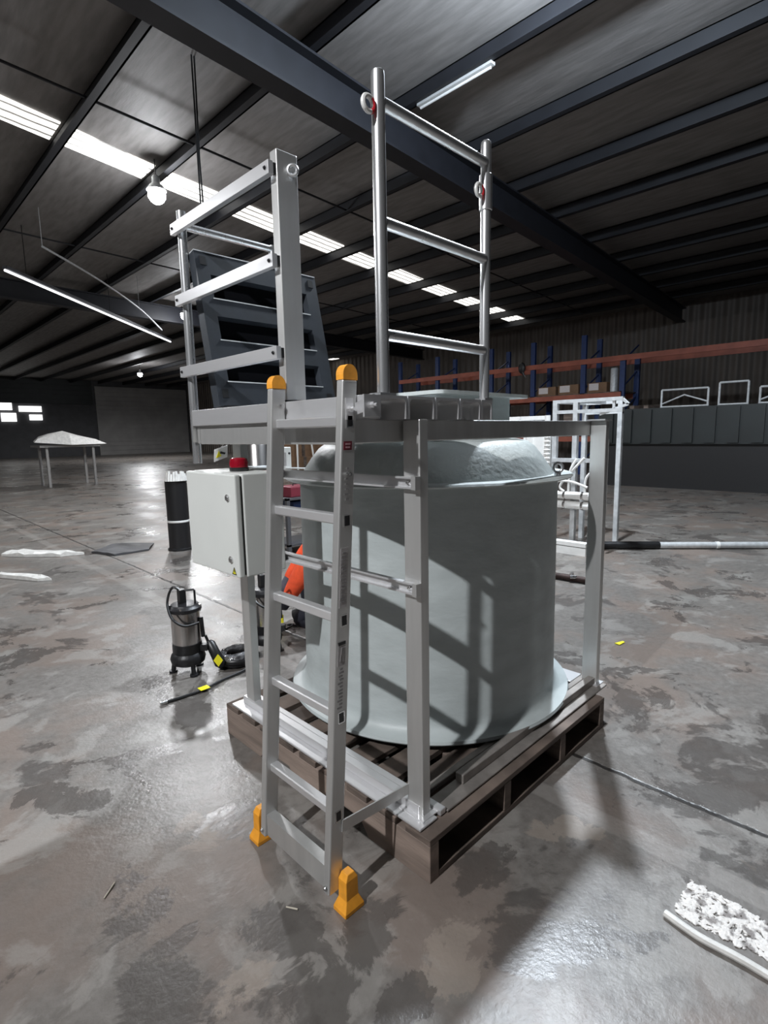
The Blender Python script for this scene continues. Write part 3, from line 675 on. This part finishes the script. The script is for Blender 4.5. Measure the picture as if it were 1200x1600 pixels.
b = B(); box(b, .085, .135, 1.592, 1.632, .0155, .018); obj('yellow_tag', b, YEL, t)
t = thing('loose_cable', 'black cable looping on the floor with a yellow tag beside the kneeling worker', 'cable', (.88, 2.05, 0))
b = B(); tube(b, spline([(.70, 2.15, .008), (.82, 2.02, .010), (.90, 1.99, .03), (.95, 2.02, .03), (.95, 2.08, .010), (1.00, 2.02, .008), (1.12, 1.84, .008)]), .0065, 8); obj('cable', b, BLACK, t, smooth=True)
b = B(); prism(b, [(-.022, -.028), (.022, -.028), (.022, .028), (-.022, .028)], lambda u, v, q: (.885+u*.71+q*.7, 2.07-u*.70+q*.7, .072+v), 0, .002); obj('yellow_tag', b, YEL, t)

# ------------------------------------------------------------------ kneeling worker behind the tank
def skin(name, verts, edges, radii, material, parent, sub=2, root=0):
    me = bpy.data.meshes.new(name); base = Vector(parent['base_point'])
    me.from_pydata([Vector(v)-base for v in verts], edges, []); o = bpy.data.objects.new(name+'_rig', me); COL.objects.link(o)
    sk = o.modifiers.new('skin', 'SKIN'); sk.use_smooth_shade = True
    for i, r in enumerate(radii):
        me.skin_vertices[0].data[i].radius = (r, r) if not isinstance(r, tuple) else r
        me.skin_vertices[0].data[i].use_root = (i == root)
    o.modifiers.new('subsurf', 'SUBSURF').levels = sub
    dg = bpy.context.evaluated_depsgraph_get(); dg.update()
    nm = bpy.data.meshes.new_from_object(o.evaluated_get(dg)); nm.name = name
    bpy.data.objects.remove(o); nm.materials.clear(); nm.materials.append(material)
    n = bpy.data.objects.new(name, nm); COL.objects.link(n); n.parent = parent; n['base_point'] = tuple(base)
    for f in nm.polygons: f.use_smooth = True
    return n
W = thing('person', 'person kneeling behind the tank in an orange hi-vis jacket and dark trousers', 'person', (1.20, 1.78, 0))
LF = Vector((-.70, .714, 0)); RT = Vector((.714, .70, 0))          # facing left in the photo; RT is the far side
H = Vector((1.20, 1.74, 0))
def W3(f, s, z): p = H+LF*f+RT*s; return (p.x, p.y, z)
J = {'pel': W3(0, 0, .34), 'waist': W3(.04, 0, .47), 'chest': W3(.09, 0, .62), 'neck': W3(.12, 0, .735), 'head': W3(.155, 0, .80), 'crown': W3(.16, 0, .90),
     'shL': W3(.12, -.165, .655), 'elL': W3(.285, -.15, .395), 'wrL': W3(.385, -.085, .235), 'haL': W3(.415, -.07, .185),
     'shR': W3(.10, .165, .68), 'elR': W3(.29, .17, .50), 'wrR': W3(.42, .10, .30), 'haR': W3(.45, .085, .245),
     'hipL': W3(0, -.09, .32), 'knL': W3(.33, -.11, .10), 'anL': W3(-.02, -.13, .07), 'toL': W3(-.12, -.13, .03),
     'hipR': W3(0, .09, .32), 'knR': W3(.30, .16, .40), 'anR': W3(.28, .17, .07), 'toR': W3(.40, .18, .035)}
def rig(names, edges, rad): return [J[n] for n in names], [(names.index(a), names.index(c)) for a, c in edges], rad
BE = [('pel','waist'),('waist','chest'),('chest','neck'),('neck','head'),('head','crown'),('chest','shL'),('shL','elL'),('elL','wrL'),('wrL','haL'),('chest','shR'),('shR','elR'),('elR','wrR'),('wrR','haR'),('pel','hipL'),('hipL','knL'),('knL','anL'),('anL','toL'),('pel','hipR'),('hipR','knR'),('knR','anR'),('anR','toR')]
BN = ['pel','waist','chest','neck','head','crown','shL','elL','wrL','haL','shR','elR','wrR','haR','hipL','knL','anL','toL','hipR','knR','anR','toR']
BR = [.11,.10,.115,.045,.075,.062,.055,.038,.025,.026,.055,.038,.025,.026,.085,.055,.035,.025,.085,.055,.035,.025]
v, e, r_ = rig(BN, BE, BR)
# fingers: five short chains out of each palm
for side, nm in ((-1, 'haL'), (1, 'haR')):
    pi = BN.index(nm); c = Vector(J[nm])
    for k in range(5):
        s = (k-2)*.011; ln = (.030, .036, .038, .034, .024)[k]
        a1 = c + RT*s + LF*.012 + Vector((0,0,-.012)); a2 = a1 + LF*ln*.5 + Vector((0,0,-ln*.7)); a3 = a2 + LF*(-.006) + Vector((0,0,-ln*.55))
        if k == 4: a1 = c + RT*(-side*.022) + Vector((0,0,.0)); a2 = a1 + LF*.022 + RT*(-side*.006) + Vector((0,0,-.015)); a3 = a2 + LF*.010 + Vector((0,0,-.016))
        i0 = len(v); v += [tuple(a1), tuple(a2), tuple(a3)]; e += [(pi, i0), (i0, i0+1), (i0+1, i0+2)]; r_ += [.0085, .008, .0065]
skin('body', v, e, r_, SKIN, W)
JN = ['waist','chest','neck','shL','elL','wrL','shR','elR','wrR','pel']
JE = [('pel','waist'),('waist','chest'),('chest','neck'),('chest','shL'),('shL','elL'),('elL','wrL'),('chest','shR'),('shR','elR'),('elR','wrR')]
skin('hi_vis_jacket', *rig(JN, JE, [.128,.135,.062,.074,.066,.046,.072,.060,.040,.125]), HIVIS, W)
TN = ['pel','hipL','knL','anL','hipR','knR','anR']
skin('trousers', *rig(TN, [('pel','hipL'),('hipL','knL'),('knL','anL'),('pel','hipR'),('hipR','knR'),('knR','anR')], [.118,.098,.075,.050,.098,.070,.050]), NAVY, W)
for a, c in (('anL','toL'), ('anR','toR')):
    p, q = Vector(J[a]), Vector(J[c]); q.z = .04; bb = B(); tube(bb, [p+Vector((0,0,.06)), p, p*.4+q*.6, q], [.05, .052, .048, .036], 14); obj('boot', bb, BLACK, W, smooth=True)
for nm, w_ in (('haL', 'wrL'), ('haR', 'wrR')):
    p, q = Vector(J[w_]), Vector(J[nm]); bb = B(); tube(bb, [p+(p-q)*.5, p, p*.3+q*.7, q+Vector((0,0,-.012))], [.033, .034, .037, .028], 14); obj('glove', bb, GLOVE, W, smooth=True)
hc = Vector(J['head']); bb = B()
bmesh.ops.create_uvsphere(bb, u_segments=20, v_segments=14, radius=1, matrix=Matrix.Translation(hc+Vector((0,0,.055))-LF*.014) @ Matrix.Diagonal((.086, .086, .090, 1)))
for vv in list(bb.verts):
    if (vv.co-hc).dot(LF) > .035 and vv.co.z < hc.z+.09: bb.verts.remove(vv)
obj('hair', bb, HAIR, W, smooth=True)
face = hc+LF*.072
bb = B(); tube(bb, [face+Vector((0,0,.055)), face+LF*.012+Vector((0,0,.03)), face+LF*.020+Vector((0,0,.015)), face+LF*.004+Vector((0,0,.006))], [.006, .009, .012, .006], 8); obj('nose', bb, SKIN, W, smooth=True)
bb = B()
for s in (-1, 1): bmesh.ops.create_uvsphere(bb, u_segments=10, v_segments=8, radius=.009, matrix=Matrix.Translation(face+RT*s*.028+Vector((0,0,.048))-LF*.003))
obj('eyes', bb, BLACK, W, smooth=True)
bb = B(); bar(bb, face+RT*.022+Vector((0,0,-.016)), face-RT*.022+Vector((0,0,-.016)), .008, .006); obj('mouth', bb, REDP, W)
bb = B()
for s in (-1, 1): bmesh.ops.create_uvsphere(bb, u_segments=10, v_segments=8, radius=1, matrix=Matrix.Translation(hc+RT*s*.078+Vector((0,0,.035))) @ Matrix.Diagonal((.012, .016, .028, 1)))
obj('ears', bb, SKIN, W, smooth=True)

# ------------------------------------------------------------------ middle distance, left
t = thing('black_drum', 'tall black drum with a pale band standing behind the control cabinet', 'drum', (1.58, 5.15, 0))
b = B(); lathe(b, [(0, 0), (.135, 0), (.135, .02), (.12, .03), (.12, .31), (.12, .80), (.10, .82), (0, .82)], (1.58, 5.15, 0), 32); obj('drum_body', b, BLACK, t, smooth=True)
b = B(); lathe(b, [(.1205, .325), (.124, .33), (.124, .345), (.1205, .35)], (1.58, 5.15, 0), 32); obj('band', b, WHITE, t, smooth=True)
b = B(); tube(b, arc_pts((1.60, 5.13, .80), (.71, -.70, 0), (0, 0, 1), .06, 0, math.pi, 10), .016, 8); obj('handle', b, BLACK, t, smooth=True)
b = B()
for k in range(9):
    a = math.radians(200+k*13); tube(b, [(1.58+.128*math.cos(a), 5.15+.128*math.sin(a), .80), (1.58+.115*math.cos(a), 5.15+.115*math.sin(a), .90+.02*math.sin(k*2.2))], [.022, .014], 6)
obj('plastic_liner', b, SHEET, t, smooth=True)
t = thing('steel_drum', 'shiny steel drum glimpsed behind the ladder above the cabinet', 'drum', (3.4, 6.35, 0))
b = B(); lathe(b, [(0, 0), (.30, 0), (.30, .4), (.305, .41), (.30, .42), (.30, 1.15), (.27, 1.22), (0, 1.25)], (3.4, 6.35, 0), 32); obj('drum_body', b, STEEL, t, smooth=True)
b = B(); lathe(b, [(.308, .80), (.312, .81), (.312, .84), (.308, .85)], (3.4, 6.35, 0), 32); obj('band', b, GALVM, t, smooth=True)
t = thing('tool_trolley', 'dark trolley with red and blue tool boxes behind the tank', 'trolley', (2.55, 4.0, 0))
for z in (.10, .44, .60):
    b = B(); box(b, 2.2, 2.9, 3.86, 4.3, z, z+.02); obj('shelf', b, DGREY, t)
for x in (2.2, 2.86):
    for y in (3.86, 4.26): b = B(); box(b, x, x+.04, y, y+.04, 0, .63); obj('leg', b, DGREY, t)
for x, y, z, m, n in ((2.30, 3.92, .62, MAROON, 'red tool box on the top shelf of the dark trolley'), (2.32, 3.92, .46, BLUE, 'blue tool box on the middle shelf of the dark trolley')):
    b = B(); box(b, x, x+.4, y, y+.26, z, z+.115); tt = thing('tool_box', n, 'tool box', (x, y, z)); obj('case', b, m, tt, bevel=.01)
    b = B(); tube(b, [(x+.12, y+.13, z+.113), (x+.12, y+.13, z+.135), (x+.28, y+.13, z+.135), (x+.28, y+.13, z+.113)], .007, 8); obj('handle', b, BLACK, tt)
for k, (x, y, z, w_, h_, n) in enumerate(((8.0, 12.8, 0, 2.2, .62, 'lower brown timber crate far behind the tank'), (8.2, 12.9, .62, 1.8, .50, 'upper brown timber crate far behind the tank'))):
    tt = thing('timber_crate', n, 'crate', (x, y, z)); b = B(); box(b, x, x+w_, y, y+1, z, z+h_); obj('crate_body', b, CARD, tt)
    for q in (0, .45, .95): b = B(); box(b, x+w_*q, x+w_*q+.1, y-.03, y, z, z+h_); obj('batten', b, WOOD, tt)
for k, (x, dx) in enumerate(((8.55, .05), (9.25, -.15))):
    b = B(); tube(b, [(x, 12.5, 0), (x+dx, 12.55, 1.25)], .028, 8); single('pale_rod', b, WHITE, ('left' if k == 0 else 'right')+' one of two pale rods standing in front of the far brown crates', 'rod', smooth=True)
t = thing('covered_bench', 'tall bench under a crumpled white plastic sheet far off on the left', 'bench', (3.3, 16.2, 0))
b = B(); box(b, 2.6, 4.1, 15.75, 16.8, 1.08, 1.14); obj('bench_top', b, CONC, t)
for x, y in ((2.75, 15.85), (3.9, 15.85), (2.75, 16.65), (3.9, 16.65)): b = B(); box(b, x, x+.06, y, y+.06, 0, 1.08); obj('leg', b, CONC, t)
b = B(); loft(b, [[(2.45, 15.6, 1.22), (3.3, 15.5, 1.14), (4.25, 15.7, 1.15), (4.2, 16.9, 1.2), (3.3, 17, 1.2), (2.7, 16.9, 1.25)], [(2.55, 15.65, 1.32), (3.3, 15.65, 1.42), (4.0, 15.8, 1.28), (3.95, 16.7, 1.3), (3.3, 16.8, 1.4), (2.8, 16.7, 1.38)], [(2.85, 15.9, 1.44), (3.2, 15.9, 1.52), (3.6, 16, 1.40), (3.55, 16.4, 1.4), (3.2, 16.4, 1.5), (2.95, 16.4, 1.45)]])
obj('plastic_sheet', b, SHEET, t)
def patch(name, pts, z, h, m, label, cat, sub=3):
    b = B(); vs = [b.verts.new((x, y, z+h)) for x, y in pts]; f = b.faces.new(vs)
    bmesh.ops.triangulate(b, faces=[f]); bmesh.ops.subdivide_edges(b, edges=b.edges, cuts=sub, use_grid_fill=True)
    for v_ in b.verts: v_.co.z += random.uniform(0, h*1.6)
    bd = [e_ for e_ in b.edges if len(e_.link_faces) == 1]
    r = bmesh.ops.extrude_edge_only(b, edges=bd)
    for g in r['geom']:
        if isinstance(g, bmesh.types.BMVert): g.co.z = z
    return single(name, b, m, label, cat, smooth=False)
patch('plastic_sheet', [(.05, 6.35), (.28, 6.45), (.62, 5.98), (.72, 5.72), (.50, 5.80), (.22, 6.10)], .002, .02, SHEET, 'upper of two crumpled white plastic sheets on the floor at far left', 'plastic sheet')
patch('plastic_sheet', [(-.20, 5.30), (-.12, 5.36), (.10, 4.95), (.16, 4.72), (.06, 4.78)], .002, .015, SHEET, 'narrow white plastic sheet lying lowest on the floor at far left', 'plastic sheet')
patch('rubber_mat', [(.80, 5.74), (1.10, 6.0), (1.50, 5.72), (1.30, 5.36), (.92, 5.36)], .002, .012, DGREY, 'dark rubber mat on the floor beside the white sheets at far left', 'mat')

# ------------------------------------------------------------------ middle distance, right: galvanised test skid
t = thing('test_skid', 'galvanised pipework skid with a tall frame standing behind the right corner post', 'pipe skid', (4.5, 1.7, 0))
for x in (4.4, 5.1):
    for y in (1.73, 1.96) if x < 5 else (1.55, 1.96): b = B(); box(b, x, x+.05, y, y+.05, 0, 1.60); obj('upright', b, GALVM, t)
for x in (4.4, 5.1):
    for z in (1.57, 1.46): b = B(); box(b, x+.001, x+.049, 1.27 if x < 5 else 1.55, 2.01, z, z+.035); obj('top_rail', b, GALVM, t)
for y in (1.73, 1.96): b = B(); box(b, 4.45, 5.1, y+.002, y+.048, 1.571, 1.604); obj('top_rail', b, GALVM, t)
b = B(); bar(b, (4.42, 1.28, 1.585), (4.42, 1.22, 1.53), .025, .025); bar(b, (4.42, 1.22, 1.53), (4.42, 1.50, 1.44), .025, .025); bar(b, (4.42, 1.36, 1.58), (4.42, 1.36, 1.485), .025, .025); obj('guard_loop', b, GALVM, t)
b = B(); box(b, 4.38, 4.43, 1.42, 2.0, .95, .99); obj('mid_rail', b, GALVM, t)
b = B(); box(b, 4.20, 4.30, 1.50, 2.30, .0, .08); obj('base_beam', b, WHITE, t)
b = B(); box(b, 4.20, 4.30, 1.50, 2.30, .09, .13); obj('base_beam', b, WHITE, t)
for z, y0 in ((.60, 1.45), (.50, 1.45)):
    b = B(); tube(b, [(4.36, y0, z), (4.36, 2.15, z)], .042, 16); mf = obj('manifold', b, WHITE, t, smooth=True)
    for y in (1.62, 1.82): b = B(); tube(b, [(4.36, y-.012, z), (4.36, y+.012, z)], .047, 16); obj('pipe_clamp', b, STEEL, mf, smooth=True)
for y in (1.5, 2.1): b = B(); box(b, 4.335, 4.385, y-.02, y+.02, .13, .47); obj('stand', b, DGREY, t)
for (y0, z0, y1, z1, y2, z2) in ((1.60, .64, 1.58, .80, 1.48, .90), (1.78, .64, 1.76, .86, 1.70, .99), (1.83, .64, 1.86, .72, 1.62, 1.00), (2.00, .64, 2.01, .74, 2.02, .84), (1.92, .64, 1.90, .76, 1.86, .86)):
    b = B(); tube(b, spline([(4.35, y0, z0), (4.34, y1, z1), (4.36, y2, z2)]), .013, 8); obj('hose', b, WHITE, t, smooth=True)
b = B(); tube(b, spline([(4.30, 2.02, .69), (4.28, 1.90, .75), (4.28, 1.72, .755), (4.30, 1.55, .70)]), .013, 8); obj('hose', b, WHITE, t, smooth=True)
b = B(); tube(b, [(4.38, 2.055, .6), (4.38, 2.055, 1.45)], .030, 12)
for k in range(14): ring(b, (4.38, 2.055, .72+.045*k), (1,0,0), (0,1,0), .031, .007, 14, 6)
obj('ribbed_hose', b, WHITE, t, smooth=True)
b = B(); box(b, 4.5, 4.56, 2.08, 2.42, .35, 1.36); obj('side_panel', b, WHITE, t)
b = B(); tube(b, [(4.40, 1.405, .46), (4.40, 1.405, 1.19)], .016, 10); obj('standpipe', b, WHITE, t, smooth=True)
b = B(); box(b, 4.46, 4.5, 2.45, 2.70, 1.40, 1.45); box(b, 4.46, 4.5, 2.10, 2.43, 1.405, 1.45); box(b, 4.47, 4.5, 2.30, 2.36, 0, 1.40); obj('cross_tray', b, WHITE, t)
t = thing('drain_pipe', 'short dark pipe with a pale valve lying on the floor right of the tank', 'pipe', (3.25, 1.2, 0))
b = B(); tube(b, [(3.22, 1.55, .03), (3.26, .98, .03)], .028, 12); obj('pipe', b, mat('rusty_pipe', (.06,.035,.03), .6, .2, noise=.4, nscale=20), t, smooth=True)
b = B(); tube(b, [(3.235, 1.17, .055), (3.235, 1.17, .085)], .016, 10); tube(b, [(3.235, 1.13, .05), (3.20, 1.17, .05)], .014, 8); obj('valve', b, CHROME, t, smooth=True)
t = thing('floor_pipe', 'long grey pipe lying along the floor on the right, black at its near end', 'pipe', (5.3, .8, 0))
b = B(); tube(b, [(5.05, 1.09, .04), (6.2, -.25, .04)], .036, 12); obj('pipe', b, GALVM, t, smooth=True)
b = B(); tube(b, spline([(4.66, 1.55, .04), (4.85, 1.30, .045), (5.06, 1.08, .04)]), .042, 12); obj('rubber_sleeve', b, BLACK, t, smooth=True)
b = B(); tube(b, [(5.44, .635, .04), (5.46, .612, .04)], .041, 12); obj('coupling', b, WHITE, t, smooth=True)

# dark bin with galvanised frames on it, far right
t = thing('dark_container', 'long dark green container standing in shadow at the far right', 'container', (12, 0, 0))
b = B(); box(b, 11.4, 13.2, -6, 4.6, .95, 1.72)
for k in range(26): box(b, 11.36, 11.4, -6+.41*k, -6+.41*k+.2, .98, 1.69)
obj('container_body', b, DTEAL, t)
b = B(); box(b, 11.5, 13.1, -5.9, 4.5, 0, .95); obj('under_shade_block', b, BLACK, t)  # black block stands in for the deep shade under the container
def rack_frame(y0, y1, z1, kind, label):
    t = thing('galvanised_frame', label, 'frame', (11.7, (y0+y1)/2, 1.72), 'galvanised frames on the dark container')
    z0 = 1.72
    for y in (y0, y1): b = B(); tube(b, [(11.7, y, z0), (11.7, y, z1)], .022, 8); obj('upright', b, GALVM, t, smooth=True)
    b = B(); tube(b, [(11.7, y0, z1), (11.7, y1, z1)], .022, 8); obj('top_bar', b, GALVM, t, smooth=True)
    b = B(); tube(b, [(11.7, y0, z0+.02), (11.7, y1, z0+.02)], .022, 8); obj('bottom_bar', b, GALVM, t, smooth=True)
    if kind: b = B(); tube(b, [(11.7, y0, z0+.08), (11.7, (y0+y1)/2, z1-.12), (11.7, y1, z0+.10)], .018, 8); obj('brace', b, GALVM, t, smooth=True)
    return t
rack_frame(3.35, 2.45, 2.10, 1, 'braced galvanised frame on the dark container, nearest the right corner post')
rack_frame(2.25, 1.75, 2.18, 0, 'plain square galvanised frame in the middle on the dark container')
rack_frame(1.55, .9, 2.05, 1, 'braced galvanised frame on the dark container, at the right picture edge')
for i, y in enumerate((3.9, 3.6)):
    b = B(); bar(b, (11.5, y, 1.76), (12.6, y-.1, 1.80), .10, .07); single('timber_block', b, WOOD, ('left' if i == 0 else 'right')+' one of two dark timber blocks on the container top', 'timber block', 'timber blocks on the dark container')

# ------------------------------------------------------------------ pallet racking along the far wall
t = thing('pallet_racking', 'blue and orange pallet racking along the far wall', 'pallet racking', (14.4, 6, 0))
ups = [13.4, 11.6, 9.35, 7.84, 6.25, 5.15]
for y in ups + [-1.6]:
    u = None
    for x in (14.0, 15.0):
        b = B(); box(b, x, x+.09, y-.07, y+.07, 0, 3.25 if y == 5.15 else 3.9); u = obj('upright', b, BLUE, t)
    b = B()
    for k in range(5): bar(b, (14.05, y, .3+.7*k), (15.05, y, .8+.7*k), .03, .03)
    obj('lattice', b, BLUE, u)
for z in (.95, 2.14, 3.10):
    lv = ups + [-1.6] if z > 3 else ups
    for y0, y1 in zip(lv, lv[1:]):
        b = B(); box(b, 13.96, 14.0, y1, y0, z, z+.14); obj('beam', b, ORACK, t)
        b = B(); box(b, 15.09, 15.13, y1, y0, z, z+.14); obj('beam', b, ORACK, t)
for z in (.95, 2.14):
    b = B(); box(b, 14.0, 15.09, 5.15, 13.4, z+.14, z+.165); obj('shelf_deck', b, WOOD, t)
def carton(x, y, z, w_, h_, label, lab=True, m=CARD):
    t = thing('carton', label, 'carton', (x, y, z), 'cartons on the pallet racking')
    b = B(); box(b, x, x+.5, y, y+w_, z, z+h_); obj('box_body', b, m, t, bevel=.006)
    if lab: b = B(); box(b, x-.004, x, y+w_*.42, y+w_*.92, z+h_*.25, z+h_*.92); obj('paper_label', b, PAPER, t)
carton(14.1, 7.12, 2.306, .60, .26, 'leftmost labelled carton on the middle shelf of the racking')
carton(14.1, 6.42, 2.306, .62, .28, 'second labelled carton on the middle shelf, left of the blue upright')
carton(14.1, 5.60, 2.306, .55, .28, 'widest labelled carton on the middle shelf, right of the blue upright')
carton(14.1, 7.0, 1.116, .75, .40, 'plain brown carton on the lower shelf under the labelled ones', False)
carton(14.1, 6.35, 1.116, .50, .62, 'taller plain carton on the lower shelf, nearest the test skid', False, WOODP)
b = B(); lathe(b, [(0, 0), (.10, 0), (.10, .62), (.085, .64), (0, .64)], (14.2, 5.44, 2.306), 20)
single('pipe_roll', b, GALVM, 'upright pale roll on the middle shelf right of the cartons', 'roll', smooth=True)
b = B(); bmesh.ops.create_uvsphere(b, u_segments=14, v_segments=10, radius=1, matrix=Matrix.Translation((13.9, 8.15, 3.18)) @ Matrix.Diagonal((.06, .12, .17, 1)))
tube(b, [(13.9, 8.15, 3.1), (13.92, 8.05, 2.9)], [.05, .02], 8); single('hanging_bag', b, BLACK, 'small black bag hung on the orange beam beside the tall blue upright', 'bag', smooth=True)

# ------------------------------------------------------------------ small litter on the floor
def spread(c, du, dv, n, zmax):
    b = B()
    for _ in range(n):
        a, q = random.random(), random.random(); p = Vector(c)+Vector(du)*a+Vector(dv)*(q-.5)*(1-.35*a)
        r = random.uniform(.003, .010)
        bmesh.ops.create_icosphere(b, subdivisions=1, radius=1, matrix=Matrix.Translation((p.x, p.y, r*.25)) @ Matrix.Rotation(random.random()*6, 4, 'Z') @ Matrix.Diagonal((r*1.5, r*.8, r*.3*zmax, 1)))
    return b
o = obj('residue', spread((.46, -.53, 0), (.0, -.30, 0), (.15, 0, 0), 900, 1.2), POWDER); o['label'] = 'strip of crumbly white residue on the floor at the lower right edge'; o['category'] = 'residue'; o['kind'] = 'stuff'
b = B(); tube(b, spline([(.36, -.515, .008), (.345, -.60, .010), (.35, -.70, .010), (.345, -.84, .008)]), .010, 8)
single('white_bead', b, SHEET, 'thin white bead edging the residue strip at the lower right', 'sealant bead', smooth=True)
b = B(); prism(b, [(0, -.012), (.045, -.006), (.05, .006), (.004, .012)], lambda u, v, q: (2.12+u*1.4, .33+v*1.4-u*.3, q), .001, .006); single('yellow_tape', b, YEL, 'small scrap of yellow tape on the floor right of the frame', 'tape scrap')
for p, q, n in (((-.68, .63), (-.64, .665), 'pale straw on the floor at lower left'), ((-.335, .235), (-.318, .205), 'tiny pale splinter on the floor left of the front ladder foot')):
    b = B(); tube(b, [(p[0], p[1], .003), (q[0], q[1], .004)], .0022, 6); single('straw', b, STRAW, n, 'straw')
